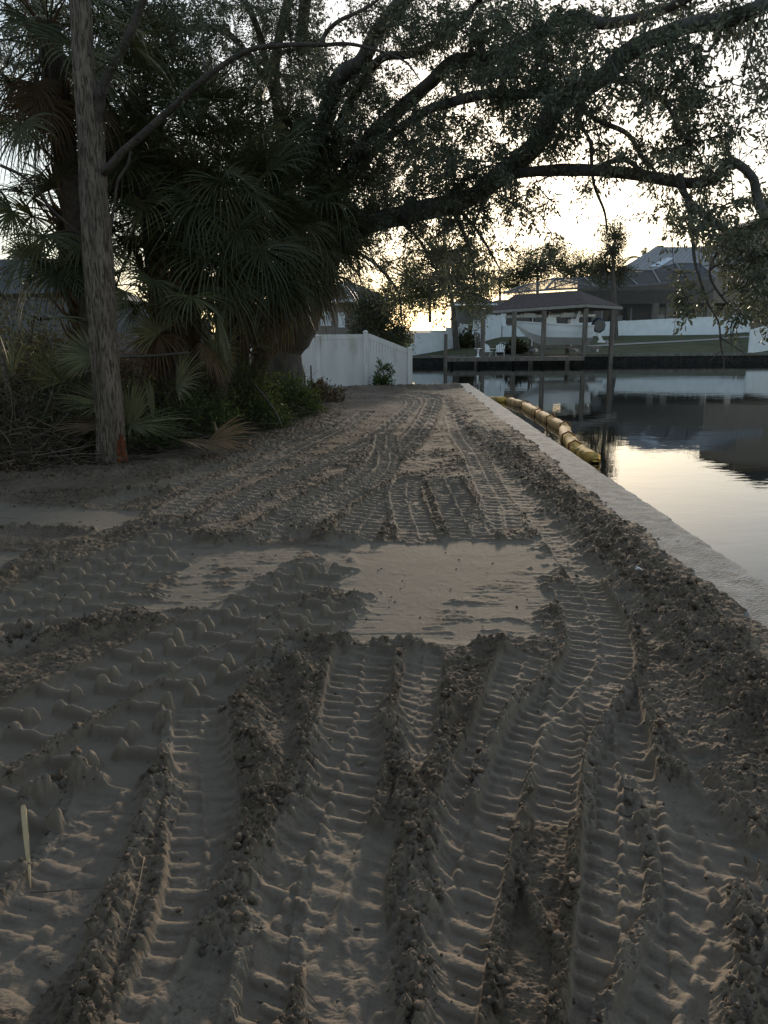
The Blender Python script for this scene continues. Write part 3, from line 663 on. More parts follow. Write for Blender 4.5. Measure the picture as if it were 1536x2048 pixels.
# ------------------------------------------------------------------ white garden seats on the dock
def adirondack(x, y, rz, label):
    t = empty('garden_chair', (x, y, DZ), label, 'chair', 'white seats on the dock'); t.rotation_euler = (0, 0, 0)
    cs, sn = math.cos(rz), math.sin(rz)
    def R(p): return (x+p[0]*cs-p[1]*sn, y+p[0]*sn+p[1]*cs, DZ+p[2])
    m_ = MB()
    for k in range(5): m_.beam(R((-.25+.125*k, -.30, .38)), R((-.25+.125*k, .22, .30)), .10, .02)
    m_.build('seat', M_WHITEP, t)
    m_ = MB()
    for k in range(5):
        hgt = 1.0-.05*abs(k-2)**1.5; m_.beam(R((-.25+.125*k, .2, .3)), R((-.30+.15*k, .48, hgt)), .11, .02, (0, 1, 0))
    m_.build('backrest', M_WHITEP, t)
    for sx_ in (-.33, .33):
        m_ = MB(); m_.beam(R((sx_, -.32, 0)), R((sx_, -.32, .6)), .09, .03); m_.build('leg', M_WHITEP, t)
        m_ = MB(); m_.beam(R((sx_, .35, 0)), R((sx_, .1, .42)), .09, .03); m_.build('leg', M_WHITEP, t)
        m_ = MB(); m_.beam(R((sx_, -.4, .61)), R((sx_, .38, .61)), .13, .03); m_.build('armrest', M_WHITEP, t)
q = W(976, 712, 61.9); adirondack(q[0], 61.9, .4, 'white slatted garden chair on the dock, left of the pair')
q = W(999, 712, 61.9); adirondack(q[0], 61.9, -.3, 'white slatted garden chair on the dock, right of the pair')
q = W(956, 712, 61.4); t = empty('side_table', (q[0], 61.4, DZ), 'small white pedestal table on the dock left of the garden chairs', 'table')
m_ = MB(); m_.tube([(q[0], 61.4, DZ+.62), (q[0], 61.4, DZ+.66)], .30, 14); m_.build('table_top', M_WHITEP, t)
m_ = MB(); m_.tube([(q[0], 61.4, DZ), (q[0], 61.4, DZ+.05), (q[0], 61.4, DZ+.3), (q[0], 61.4, DZ+.62)], [.25, .1, .06, .12], 10); m_.build('pedestal', M_WHITEP, t)

# ------------------------------------------------------------------ far house with lanai and pool cage
HY = 92.0
def hw(px, py, Y=HY): return W(px, py, Y)
t = empty('house', hw(1380, 660), 'tan house with metal roof and dark open lanai behind the pool enclosure', 'house')
def zz(py, Y=HY): return W(1350, py, Y)[2]
xa, xb = hw(1010, 600)[0], hw(1720, 600)[0]
m_ = MB(); m_.box((xa, HY+6, 1.5), (xb, HY+16, zz(592))); m_.box((hw(1238, 0, 95)[0], 95.1, zz(592)), (xb, HY+15.9, hw(1350, 541, 95)[2]-.1)); m_.build('wall', M_STUCCO, t)
m_ = MB(); m_.box((xa+7, HY-.1, zz(607)), (xb, HY+.3, zz(580))); m_.build('lanai_beam', M_STUCCO, t)
for px in (1196, 1311, 1338, 1420, 1470):
    q = hw(px, 620); m_ = MB(); m_.box((q[0]-.35, HY-.15, 1.5), (q[0]+.35, HY+.35, zz(606))); m_.build('column', mat('pale_column', (.48, .44, .40), (.42, .38, .34), 3) if px == 1196 else bpy.data.materials['pale_column'], t)
for p0, p1 in ((1215, 1232), (1262, 1280), (1352, 1372), (1440, 1452)):
    m_ = MB(); m_.box((hw(p0, 0, HY+5)[0], HY+4.6, 1.6), (hw(p1, 0, HY+5)[0], HY+5.2, zz(626+(p0 % 7)))); m_.build('lanai_seat', M_STEEL, t)
for p0, p1 in ((1205, 1300), (1345, 1410), (1430, 1465), (1500, 1560)):
    m_ = MB(); m_.box((hw(p0, 0, HY+6)[0], HY+5.9, 2.0), (hw(p1, 0, HY+6)[0], HY+5.99, zz(612))); m_.build('sliding_door', M_GLASS, t)
    for f_ in (0, .33, .67, 1):
        xq = hw(p0+(p1-p0)*f_, 0, HY+6)[0]; m_ = MB(); m_.box((xq-.09, HY+5.8, 2.0), (xq+.09, HY+5.89, zz(611))); m_.build('door_frame', M_WHITEP, t)
# main standing-seam roof
a = hw(1236, 540, 95); b = hw(1312, 494, 101); c_ = hw(1540, 494, 101); d = hw(1560, 541, 95)
m_ = MB(); th = np.array([0, 0, -.18]); m_.add([a, d, c_, b, a+th, d+th, c_+th, b+th], [(0, 1, 2, 3), (7, 6, 5, 4), (0, 4, 5, 1), (3, 2, 6, 7), (0, 3, 7, 4), (1, 5, 6, 2)]); rf = m_.build('roof', M_METALROOF, t)
m_ = MB()
for k in range(1, 30):
    u = k/30; m_.beam(a+(d-a)*u+np.array([0, 0, .03]), b+(c_-b)*u+np.array([0, 0, .03]), .05, .06)
m_.build('roof_seams', M_METALROOF, t)
def on_roof(u, v): return (a+(d-a)*u)*(1-v)+(b+(c_-b)*u)*v+np.array([0, 0, .08])
m_ = MB(); m_.add([on_roof(.17, .12), on_roof(.24, .12), on_roof(.27, .5), on_roof(.21, .5)], [(0, 1, 2, 3)]); m_.build('skylight', M_SKYL, t)
m_ = MB(); q0, q1 = hw(1492, 520, 99), hw(1700, 452, 99); m_.box((q0[0], 97, 4), (q1[0], 108, q1[2])); m_.build('upper_storey', M_STUCCO, t)
m_ = MB(); m_.prism([(q0[0]-.8, 0, q1[2]), (q1[0]+.8, 0, q1[2]), (q1[0]-2, 0, q1[2]+1.6), (q0[0]+3, 0, q1[2]+1.6)], (0, 96.2, 0), (0, 108.8, 0)); m_.build('upper_roof', M_ROOFDARK, t)
# pool cage: hipped screen frame
t = empty('pool_enclosure', hw(1200, 660, 86), 'dark framed screen pool enclosure with sloping roof bars in front of the tan house', 'pool enclosure')
Yf, Yb = 85.0, 91.8
def cage(px, py, Y): return W(px, py, Y)
low = [cage(px, py, Yf) for px, py in ((1008, 586), (1090, 580), (1190, 575), (1276, 571), (1320, 567), (1370, 560), (1430, 556))]
ridge_ = [cage(px, py, (Yf+Yb)/2+1) for px, py in ((1050, 570), (1110, 557), (1170, 556), (1240, 541), (1305, 541), (1352, 527), (1400, 527))]
back = [cage(px, py, Yb) for px, py in ((1030, 582), (1110, 580), (1190, 574), (1250, 560), (1315, 556), (1360, 552), (1400, 550))]
ground_z = 1.6
m_ = MB()
for i in range(len(low)):
    m_.beam((low[i][0], Yf, ground_z), low[i], .17, .17); m_.beam(low[i], ridge_[i], .19, .19); m_.beam(ridge_[i], back[i], .17, .17)
    if i < len(low)-1:
        m_.beam(low[i], low[i+1], .16, .2); m_.beam(ridge_[i], ridge_[i+1], .14, .14)
        hz = .55
        m_.beam((low[i][0], Yf, ground_z+1.1), (low[i+1][0], Yf, ground_z+1.1), .08, .08)
for i in (1, 2): m_.beam(low[i], ridge_[i+1] if i < 6 else ridge_[i], .12, .12)
m_.beam(low[2], ridge_[1], .12, .12); m_.build('frame', mat('bronze_frame', (.16, .16, .17), (.12, .12, .13), 4, rough=.5), t)
m_ = MB()
for i in range(len(low)-1):
    m_.add([low[i], low[i+1], ridge_[i+1], ridge_[i]], [(0, 1, 2, 3)])
m_.build('roof_screen', M_SCREEN, t)
m_ = MB()
for i in range(len(low)-1): m_.add([(low[i][0], Yf+.02, ground_z), (low[i+1][0], Yf+.02, ground_z), low[i+1], low[i]], [(0, 1, 2, 3)])
m_.build('wall_screen', M_SCREEN_THIN, t)
# neighbours beyond the far trees at the left of the boathouse
def simple_house(label, p0, p1, ytop, yeave, Y, wallm, roofm, zb, win=()):
    a = W(p0, yeave, Y); b = W(p1, yeave, Y); t = empty('house', (a[0], Y, zb), label, 'house')
    m_ = MB(); m_.box((a[0], Y, zb), (b[0], Y+9, a[2])); m_.build('wall', wallm, t)
    top = W((p0+p1)/2, ytop, Y+4)[2]; e = .5
    m_ = MB(); m_.add([(a[0]-e, Y-e, a[2]), (b[0]+e, Y-e, a[2]), (b[0]+e, Y+9+e, a[2]), (a[0]-e, Y+9+e, a[2]), (a[0]+2.5, Y+4.5, top), (b[0]-2.5, Y+4.5, top)], [(0, 1, 5, 4), (1, 2, 5), (2, 3, 4, 5), (3, 0, 4), (3, 2, 1, 0)]); m_.build('roof', roofm, t)
    m_ = MB(); m_.beam((a[0]-e, Y-e-.03, a[2]-.09), (b[0]+e, Y-e-.03, a[2]-.09), .05, .18); m_.build('fascia', M_WHITEP, t)
    for w0, w1, y0, y1 in win:
        qa = W(w0, y0, Y); qb = W(w1, y1, Y); m_ = MB(); m_.box((qa[0], Y-.05, qb[2]), (qb[0], Y-.003, qa[2])); f = m_.build('window', M_WHITEP, t)
        m_ = MB(); m_.box((qa[0]+.08, Y-.08, qb[2]+.08), (qb[0]-.08, Y-.053, qa[2]-.08)); m_.build('pane', M_GLASS, f)
        f.location = f.location
simple_house('grey house with pale fascia glimpsed behind hanging oak leaves beyond the stepped fence', 915, 985, 585, 608, 95, M_STUCCO2, M_ROOFDARK, 1.8)
simple_house('dim house glimpsed over the near fence between the oak trunk and the shrubs', 610, 760, 560, 600, 48, M_STUCCO, M_ROOFDARK, -.1, ((640, 664, 622, 652), (676, 690, 625, 655)))
# neighbour's buildings behind the brush at the left
t = empty('house', W(60, 640, 33), 'low grey house behind the brush at the far left with long grey roof', 'house')
a = W(-260, 600, 33); b = W(140, 588, 33); m_ = MB(); m_.box((a[0], 33, -.12), (b[0], 42, b[2])); m_.build('wall', M_STUCCO2, t)
tz = W(60, 520, 38)[2]; m_ = MB(); m_.add([(a[0]-.5, 32.4, b[2]), (b[0]+.5, 32.4, b[2]), (b[0]+.5, 42.6, b[2]), (a[0]-.5, 42.6, b[2]), (a[0]+2, 37.5, tz), (b[0]-2.0, 37.5, tz)], [(0, 1, 5, 4), (1, 2, 5), (2, 3, 4, 5), (3, 0, 4), (3, 2, 1, 0)]); m_.build('roof', M_ROOFDARK, t)
t = empty('garden_wall', W(240, 640, 29), 'tall pale grey wall with gently curved top behind the brush', 'wall')
m_ = MB(); pts = []
for px, py in ((60, 598), (110, 600), (160, 604), (220, 606), (270, 607), (310, 610), (345, 622), (380, 640), (420, 641)): pts.append(W(px, py, 29))
for p, q in zip(pts[:-1], pts[1:]): m_.prism([(p[0], 0, -.12), (q[0], 0, -.12), (q[0], 0, q[2]), (p[0], 0, p[2])], (0, 29, 0), (0, 29.12, 0))
m_.build('wall_face', M_STUCCO2, t)
m_ = MB()
for p, q in zip(pts[:-1], pts[1:]): m_.beam((p[0], 29.06, p[2]+.02), (q[0], 29.06, q[2]+.02), .2, .07)
m_.build('coping', M_CONC2, t)
t = empty('shed', W(490, 700, 27.4), 'pale shed with shallow gable roof behind the palms, left of the oak trunk', 'shed')
a = W(440, 640, 27.4); b = W(545, 640, 27.4); pk = W(520, 612, 27.4); m_ = MB(); m_.prism([(a[0], 0, -.12), (b[0]+1, 0, -.12), (b[0]+1, 0, a[2]), (pk[0], 0, pk[2]-.06), (a[0], 0, a[2])], (0, 27.4, 0), (0, 31, 0)); m_.build('wall', M_STUCCO2, t)
m_ = MB(); m_.prism([(a[0]-.3, 0, a[2]-.05), (pk[0], 0, pk[2]), (pk[0], 0, pk[2]+.1), (a[0]-.3, 0, a[2]+.06)], (0, 27.1, 0), (0, 31.2, 0)); m_.prism([(b[0]+1.3, 0, a[2]-.05), (pk[0]+.001, 0, pk[2]), (pk[0]+.001, 0, pk[2]+.1), (b[0]+1.3, 0, a[2]+.06)], (0, 27.1, 0), (0, 31.2, 0)); m_.build('roof', M_ROOFDARK, t)

# ------------------------------------------------------------------ floating boom
M_BOOM = mat('yellow_boom_fabric', (.80, .50, .12), (.58, .36, .09), 3, rough=.8, bump=.5, bscale=9, c3=(.12, .09, .04), s3=5, lo3=.46, hi3=.66, spec=.2, bdist=.06)
M_BOOM2 = mat('faded_boom_fabric', (.72, .44, .17), (.52, .31, .12), 3, rough=.8, bump=.5, bscale=9, c3=(.22, .12, .06), s3=4, bdist=.03)
M_ORANGE = mat('orange_strap', (.30, .14, .05), (.20, .09, .04), 4, rough=.7)
def boom():
    px = [(975, 801), (1016, 801), (1050, 812), (1078, 829), (1102, 843), (1130, 858), (1136, 880), (1149, 899), (1193, 921)]
    P = [G(a, b, WZ+.06) for a, b in px]
    t = empty('floating_boom', P[4], 'yellow segmented turbidity boom curving over the water beside the seawall', 'boom')
    for i in range(len(P)-1):
        a, b = P[i], P[i+1]; d = b-a; L = np.linalg.norm(d); d /= L; r = np.cross(d, (0, 0, 1)); R = .145 if i > 4 else .15
        secs = 9; V = []; n = 12
        bend = RNG.uniform(-.03, .03)
        for k in range(secs):
            u = k/(secs-1); sq = 1-.0*u; e = min(u, 1-u)*2; rw = R*(1.0 if e > .22 else .55+2.0*e); rh = R*(1.0 if e > .22 else .25+3.4*e)
            c = a+d*(L*(.01+.98*u))+r*bend*math.sin(u*math.pi)
            for j in range(n):
                an = 2*math.pi*j/n; cx, cz = math.cos(an), math.sin(an); s4 = (abs(cx)**5+abs(cz)**5)**(-1/5)
                wr = 1+.05*math.sin(j*2.7+k*1.9+i)
                V.append(c+r*cx*rw*s4*wr*.95+np.array([0, 0, cz*rh*s4*wr*.85]))
        m_ = MB(); m_.add(V, [(k*n+j, k*n+(j+1) % n, (k+1)*n+(j+1) % n, (k+1)*n+j) for k in range(secs-1) for j in range(n)]+[tuple(range(n)), tuple(range(secs*n-1, secs*n-n-1, -1))])
        m_.build('float_segment', M_BOOM if i in (0, 6, 7) else M_BOOM2, t, smooth=True)
        if i:
            m_ = MB(); c = a+np.array([0, 0, .06]); m_.tube([c-r*.13+np.array([0, 0, -.12]), c-r*.12+np.array([0, 0, .07]), c+np.array([0, 0, .13]), c+r*.12+np.array([0, 0, .07]), c+r*.13+np.array([0, 0, -.12])], .022, 6); m_.build('joint_strap', M_ORANGE, t)
        # skirt below the water line
        m_ = MB(); m_.prism([(a[0], a[1], a[2]-.1), (b[0], b[1], b[2]-.1), (b[0], b[1], b[2]-.6), (a[0], a[1], a[2]-.6)], -r*.01, r*.01); m_.build('skirt', M_BOOM, t)
boom()
# ------------------------------------------------------------------ vegetation helpers
M_BARK = mat('grey_bark', (.29, .235, .185), (.16, .13, .10), 9, rough=.95, stretch=(1, 1, .12), bump=1.0, bscale=34, c3=(.075, .058, .045), s3=52, lo3=.46, hi3=.60, detail=8, bdist=.04)
M_BARK2 = mat('dark_oak_bark', (.14, .125, .11), (.08, .07, .062), 5, rough=.95, stretch=(1, 1, .5), bump=1.0, bscale=18, detail=8, bdist=.04)
M_TWIG = mat('twig_bark', (.13, .11, .09), (.08, .068, .055), 8, rough=.95)
M_SCAR = mat('torn_orange_wood', (.34, .10, .035), (.07, .03, .02), 10, rough=.85, stretch=(1, 1, .2), bump=.8, bscale=40)
L_OAK = leaf_mat('oak_leaves', [(.075, .09, .055), (.115, .13, .082), (.16, .17, .115), (.27, .27, .20)], .22, rough=.5)
L_OLIVE = leaf_mat('olive_leaves', [(.055, .075, .028), (.09, .11, .042), (.14, .145, .06)], .35)
L_FAR = leaf_mat('far_leaves', [(.055, .068, .035), (.085, .09, .045), (.115, .105, .055)], .25, rough=.8)
L_PALM = leaf_mat('palm_leaflets', [(.042, .052, .022), (.075, .086, .038), (.12, .125, .055), (.23, .21, .09)], .15, rough=.45, spec=.4)
L_PALMD = leaf_mat('dead_palm_leaflets', [(.10, .062, .035), (.17, .115, .065), (.24, .17, .10)], .15, rough=.8)
L_SHRUB = leaf_mat('shrub_leaves', [(.050, .080, .022), (.085, .125, .035), (.14, .18, .06)], .3, rough=.5)
L_LITTER = leaf_mat('dry_leaves', [(.09, .06, .04), (.17, .12, .075), (.28, .21, .13)], .1, rough=.9)
def unit(v): return v/(np.linalg.norm(v, axis=-1, keepdims=True)+1e-9)
def leaf_mesh(name, P, D, Ls, Ws, nrm=None, rnd=None, mid=.45):
    """pointed leaves: base P, direction D, length and width per leaf; two quads folded on the midrib"""
    n = len(P); D = unit(D)
    if nrm is None: nrm = unit(RNG.normal(size=(n, 3)))
    S = unit(np.cross(D, nrm)); N = np.cross(S, D); Ls = Ls[:, None]; Ws = Ws[:, None]
    a = P; b = P+D*Ls*mid+S*Ws/2+N*Ws*.18; c = P+D*Ls*(mid+.3)+S*Ws*.36+N*Ws*.1; t = P+D*Ls-N*Ls*.08
    e = P+D*Ls*(mid+.3)-S*Ws*.36+N*Ws*.1; f = P+D*Ls*mid-S*Ws/2+N*Ws*.18
    V = np.stack([a, b, c, t, e, f], 1).reshape(-1, 3); o = np.arange(n)[:, None]*6
    Fc = np.concatenate([o+np.array([[0, 1, 2, 3]]), o+np.array([[0, 3, 4, 5]])])
    r = RNG.random(n) if rnd is None else rnd
    return np_mesh(name, V, Fc, False, np.r_[r, r])
def sticks_mesh(name, A, Bm, C, r0, r1, n=4, rnd=None):
    """thin bent stems: start A, middle Bm, end C (each (k,3)); radius r0 -> r1"""
    k = len(A); ts = np.array([0, .25, .5, .75, 1.0]); m = len(ts); r0 = np.broadcast_to(r0, (k,)); r1 = np.broadcast_to(r1, (k,))
    P = np.stack([(1-t)**2*A+2*t*(1-t)*(2*Bm-.5*A-.5*C)+t*t*C for t in ts], 1)
    T = unit(np.gradient(P, axis=1)); ref = np.where(np.abs(T[:, :1, 2:3]) > .9, np.array([1., 0, 0]), np.array([0, 0, 1.])); R = unit(np.cross(T, np.broadcast_to(ref, T.shape))); U = np.cross(R, T)
    rad = r0[:, None]+(r1-r0)[:, None]*ts[None]
    V = np.stack([P+(R*math.cos(2*math.pi*j/n)+U*math.sin(2*math.pi*j/n))*rad[..., None] for j in range(n)], 2)  # k,m,n,3
    base = np.arange(k)[:, None, None]*m*n; i = np.arange(m-1)[None, :, None]*n; j = np.arange(n)[None, None, :]; j2 = (j+1) % n
    Fc = np.stack([base+i+j, base+i+j2, base+i+n+j2, base+i+n+j], -1).reshape(-1, 4)
    rr = None if rnd is None else np.repeat(rnd, (m-1)*n)
    return np_mesh(name, V.reshape(-1, 3), Fc, True, rr)
def bark_tube(name, pts, rad, material, parent, n=14, amp=.06, per=8, step=None, seed=0, smooth=True):
    c = catmull(pts, per); rr = catmull(np.c_[rad, rad, rad], per)[:, 0]
    if step:
        s = np.r_[0, np.cumsum(np.linalg.norm(np.diff(c, axis=0), axis=1))]; q = np.arange(0, s[-1], step); q = np.r_[q, s[-1]]
        c = np.stack([np.interp(q, s, c[:, i]) for i in range(3)], 1); rr = np.interp(q, s, rr)
    T = unit(np.gradient(c, axis=0)); m = len(c); s = np.r_[0, np.cumsum(np.linalg.norm(np.diff(c, axis=0), axis=1))]
    r = np.cross(T[0], [0, 1, 0.1]); r /= np.linalg.norm(r); R = []
    for i in range(m):
        r = r-T[i]*(r@T[i]); r /= np.linalg.norm(r); R.append(r)
    R = np.array(R); U = np.cross(T, R); an = np.arange(n)*2*math.pi/n
    A, S = np.meshgrid(an, s); rx = np.repeat(rr[:, None], n, 1)
    # furrows run along the stem: noise stretched in s; wrapped by using cos/sin
    q = fbm(np.cos(A)*3.1+seed, np.sin(A)*3.1+S*1.4, .55, 5, seed+3)*.9+fbm(np.cos(A)*9+seed, np.sin(A)*9+S*5.5, .7, 3, seed+9)*.6
    lump = fbm(S*1.3+seed, np.cos(A)*.6, .6, 2, seed+7)
    rx = rx*(1+amp*q+.07*lump)
    V = c[:, None]+(R[:, None]*np.cos(A)[..., None]+U[:, None]*np.sin(A)[..., None])*rx[..., None]
    i = np.arange(m-1)[:, None]*n; j = np.arange(n)[None]; j2 = (j+1) % n
    Fc = np.stack([i+j, i+j2, i+n+j2, i+n+j], -1).reshape(-1, 4)
    me = np_mesh(name, V.reshape(-1, 3), Fc, smooth); o = link_mesh(name, me, material, parent)
    return o, c, rr
def WP(pts): return np.array([W(*p) for p in pts])

# ------------------------------------------------------------------ the live oak over the water
OB = W(565, 765, 18.5); OB[2] = -.05
oak = empty('oak_tree', OB, 'huge dark live oak leaning out from behind the palms, limbs spreading over sand and water', 'tree')
_, c0, r0 = bark_tube('trunk', np.vstack([OB+np.array([0, 0, -.2]), WP([(562, 735, 18.5), (566, 690, 18.5), (585, 640, 18.2), (615, 560, 17.5), (650, 500, 17), (685, 468, 16.5)])]), [.62, .52, .50, .62, .5, .42, .36], M_BARK2, oak, 22, .09, seed=1)
LIMBS = []
def limb(pts, ra, rb, n=10, name='limb', amp=.09):
    P = WP(pts); P[1:-1] += RNG.normal(size=P[1:-1].shape)*min(.05, ra*.3)
    rr = np.linspace(ra, rb, len(P))*(.60 if ra > .05 else .9)*RNG.uniform(.88, 1.12, len(P)); o, c, r = bark_tube(name, P, rr, M_BARK2, oak, n, amp, 7, seed=len(LIMBS)*3+11); LIMBS.append((c, r)); return c
LIMBS.append((c0[10:], r0[10:]))
limb([(680, 470, 16.5), (750, 448, 15.5), (830, 418, 14.5), (900, 400, 13.5), (960, 380, 12.6), (1000, 352, 12), (1068, 290, 11.2), (1138, 208, 10.6), (1198, 155, 10), (1268, 115, 9.5), (1368, 65, 9), (1458, 42, 8.6), (1560, 0, 8.2)], .31, .12, 14)
limb([(1020, 350, 11.8), (1058, 343, 11.2), (1118, 334, 10.7), (1183, 342, 10.2), (1268, 346, 9.8), (1358, 354, 9.4), (1433, 343, 9.0), (1463, 334, 8.8), (1498, 352, 8.6), (1523, 397, 8.4), (1536, 440, 8.2)], .13, .075)
limb([(1188, 342, 10.2), (1215, 326, 10), (1248, 322, 9.8), (1290, 345, 9.6), (1320, 360, 9.4)], .06, .035, 8)
limb([(1358, 354, 9.4), (1372, 392, 9.1), (1413, 433, 8.8), (1458, 465, 8.5), (1500, 510, 8.2), (1530, 560, 8.0)], .085, .03, 8)
limb([(1153, 205, 10.5), (1193, 230, 10.3), (1248, 270, 10.0), (1283, 305, 9.8), (1312, 345, 9.6)], .06, .03, 8)
limb([(1198, 165, 10), (1258, 163, 9.8), (1303, 180, 9.6), (1333, 215, 9.4), (1358, 250, 9.2), (1385, 300, 9.0)], .06, .025, 8)
limb([(1150, 215, 10.5), (1166, 255, 10.4), (1178, 285, 10.3), (1184, 330, 10.2), (1190, 372, 10.1), (1208, 425, 10.0), (1214, 470, 10)], .035, .012, 6)
limb([(1208, 345, 10), (1218, 305, 10), (1200, 280, 10.1), (1190, 250, 10.2)], .02, .01, 6)
limb([(1150, 187, 10.6), (1050, 186, 11.2), (980, 190, 12), (900, 208, 13), (840, 226, 14), (760, 290, 15.5), (700, 360, 16.4)], .08, .15, 10)
limb([(650, 500, 17), (690, 380, 16.2), (740, 290, 15.4), (798, 220, 14.6), (868, 165, 13.8), (913, 132, 13.2), (983, 108, 12.5), (1068, 72, 11.8), (1143, 40, 11.2), (1218, 28, 10.6), (1320, 20, 10), (1420, -30, 9.4)], .26, .08, 12)
limb([(640, 520, 17.2), (632, 400, 16.5), (630, 300, 16), (650, 225, 15.5), (675, 165, 15), (720, 115, 14.5), (750, 75, 14), (790, 28, 13.4), (840, -40, 12.8)], .27, .18, 12)
limb([(655, 480, 17), (665, 330, 16.2), (685, 240, 15.7), (720, 170, 15.2), (765, 130, 14.8), (820, 110, 14), (900, 60, 13), (960, 0, 12)], .19, .07, 10)
limb([(600, 560, 17.6), (578, 400, 17.8), (566, 260, 17.8), (552, 130, 17.5), (568, 40, 17), (590, -50, 16.5)], .24, .15, 10)
limb([(585, 300, 17.8), (545, 180, 17.4), (525, 90, 17), (490, 20, 16.6), (460, -50, 16.2)], .15, .09, 10)
limb([(560, 200, 17.5), (480, 90, 16.5), (420, 60, 15.5), (360, 55, 14.5), (280, 20, 13.8), (200, -20, 13)], .10, .05, 8)
limb([(690, 495, 16.4), (740, 520, 16), (775, 555, 15.6), (795, 590, 15.4), (803, 640, 15.2)], .06, .03, 8)
limb([(800, 440, 14.8), (832, 470, 14.6), (862, 520, 14.4), (880, 560, 14.2)], .045, .015, 6)
limb([(900, 405, 13.6), (930, 470, 13.4), (945, 520, 13.3), (950, 560, 13.3)], .045, .015, 6)
limb([(905, 405, 13.5), (950, 455, 13.2), (985, 510, 13), (1000, 540, 13)], .04, .012, 6)
limb([(1400, 560, 8.2), (1418, 610, 8.1), (1438, 645, 8.0), (1442, 690, 8.0), (1447, 730, 7.9), (1440, 750, 7.9)], .014, .006, 5, 'dead_twig')
limb([(1440, 675, 8.0), (1465, 690, 8.0), (1500, 715, 8.0)], .009, .003, 5, 'dead_twig')
limb([(1446, 728, 7.9), (1452, 715, 7.9), (1460, 722, 7.9)], .006, .003, 5, 'dead_twig')
limb([(1443, 700, 7.95), (1430, 712, 7.95), (1420, 722, 7.95)], .006, .003, 5, 'dead_twig')
limb([(1372, 392, 9.1), (1385, 450, 8.8), (1392, 520, 8.5), (1400, 560, 8.2)], .03, .016, 6)
limb([(1460, 470, 8.5), (1420, 540, 8.3), (1450, 600, 8.2), (1500, 640, 8.0)], .02, .008, 6)
# overhead limbs, above the frame
limb([(600, 100, 17), (640, -250, 14), (760, -700, 10), (900, -1400, 6.5)], .2, .1, 10)
limb([(790, 28, 13.4), (960, -200, 11), (1150, -500, 9), (1400, -1100, 6)], .15, .07, 10)
limb([(460, -50, 16.2), (300, -350, 12), (100, -900, 8)], .1, .06, 8)
MASK = ["554578778616776777878888",
        "554577667724688888726788",
        "553566666846647888357817",
        "442455555777667888766736",
        "444455556788778987614752",
        "444444455688888998445762",
        "333333333588899862455652",
        "320222222488888751302463",
        "210000001477777552302576",
        "100000001245756333200577",
        "000000000013465211000378",
        "000000000001333100000467",
        "000000000000222000000356",
        "000000000000000000000011"]
TAU = [0, .22, .5, .8, 1.2, 1.7, 2.3, 3.0, 3.7, 4.4]
LP = np.vstack([c for c, r in LIMBS]); LR = np.concatenate([r for c, r in LIMBS])
def project(P):
    q = P-E0; z = q@_f; return 768+FPX*(q@_r)/z, 1024-FPX*(q@_u)/z
lpx, lpy = project(LP)
CL = []   # clump centres
LEAFN = 60; LA = .064*.024*.72*.62
for r_, row in enumerate(MASK):
    for c_i, ch in enumerate(row):
        tau = TAU[int(ch)]
        if tau == 0: continue
        cx = 32+64*c_i; cy = 25+50*r_; k = np.argmin((lpx-cx)**2+(lpy-cy)**2); Y0 = LP[k, 1]
        Y0 = min(Y0, 17)
        if cx > 1000: Y0 = min(Y0, 11.2)
        if c_i < 9: Y0 = max(Y0, 14.5)
        area = (64*Y0/FPX)*(50*Y0/FPX); n = tau*area/LA/LEAFN; n = int(n)+(RNG.random() < n-int(n))
        for _ in range(n):
            px = cx+RNG.uniform(-36, 36); py = cy+RNG.uniform(-28, 28); Y = Y0+RNG.normal()*.7
            p = W(px, py, max(7.4, Y))
            CL.append(p)
# the part of the crown above and around the frame (it shades the sand)
for _ in range(650):
    y = RNG.uniform(2.5, 15); x = RNG.uniform(-7.5, 3.2); zlo = 1.65+max(0, y)*.46+.9; z = zlo+RNG.uniform(0, 2.6)
    if x > 1.5 and y < 7: continue
    CL.append(np.array([x, y, z]))
CL = np.array(CL)
def fx_noise3(P, sc, s): return (fbm(P[:, 0]+P[:, 2]*.7, P[:, 1]*.6-P[:, 2], sc, 2, s))
keepc = fx_noise3(CL, .9, 71) > -.42; CL = CL[keepc]
# grow twigs: every clump hangs on the nearest limb point or on an earlier clump
d2 = np.min(((CL[:, None, :]-LP[None, ::2, :])**2).sum(-1), 1) if len(CL)*len(LP)//2 < 4e7 else None
if d2 is None:
    d2 = np.concatenate([np.min(((c_[:, None, :]-LP[None, ::2, :])**2).sum(-1), 1) for c_ in np.array_split(CL, 12)])
order = np.argsort(d2); CL = CL[order]; n = len(CL)
NP = np.vstack([LP, CL]); nl = len(LP); par = np.zeros(n, int); dep = np.zeros(nl+n)
for i in range(n):
    dd = ((NP[:nl+i]-CL[i])**2).sum(1)*(1+.10*dep[:nl+i]); j = int(np.argmin(dd)); par[i] = j; dep[nl+i] = dep[j]+1
wt = np.ones(n)
for i in range(n-1, -1, -1):
    if par[i] >= nl: wt[par[i]-nl] += wt[i]
rad = np.clip(.0045*np.sqrt(wt), .004, .04)
A = NP[par]; C_ = CL; Mid = (A+C_)/2+RNG.normal(size=A.shape)*.10*np.linalg.norm(C_-A, axis=1)[:, None]
link_mesh('twigs', sticks_mesh('twigs', A, Mid, C_, rad*1.15, rad*.9, 5), M_BARK2, oak)
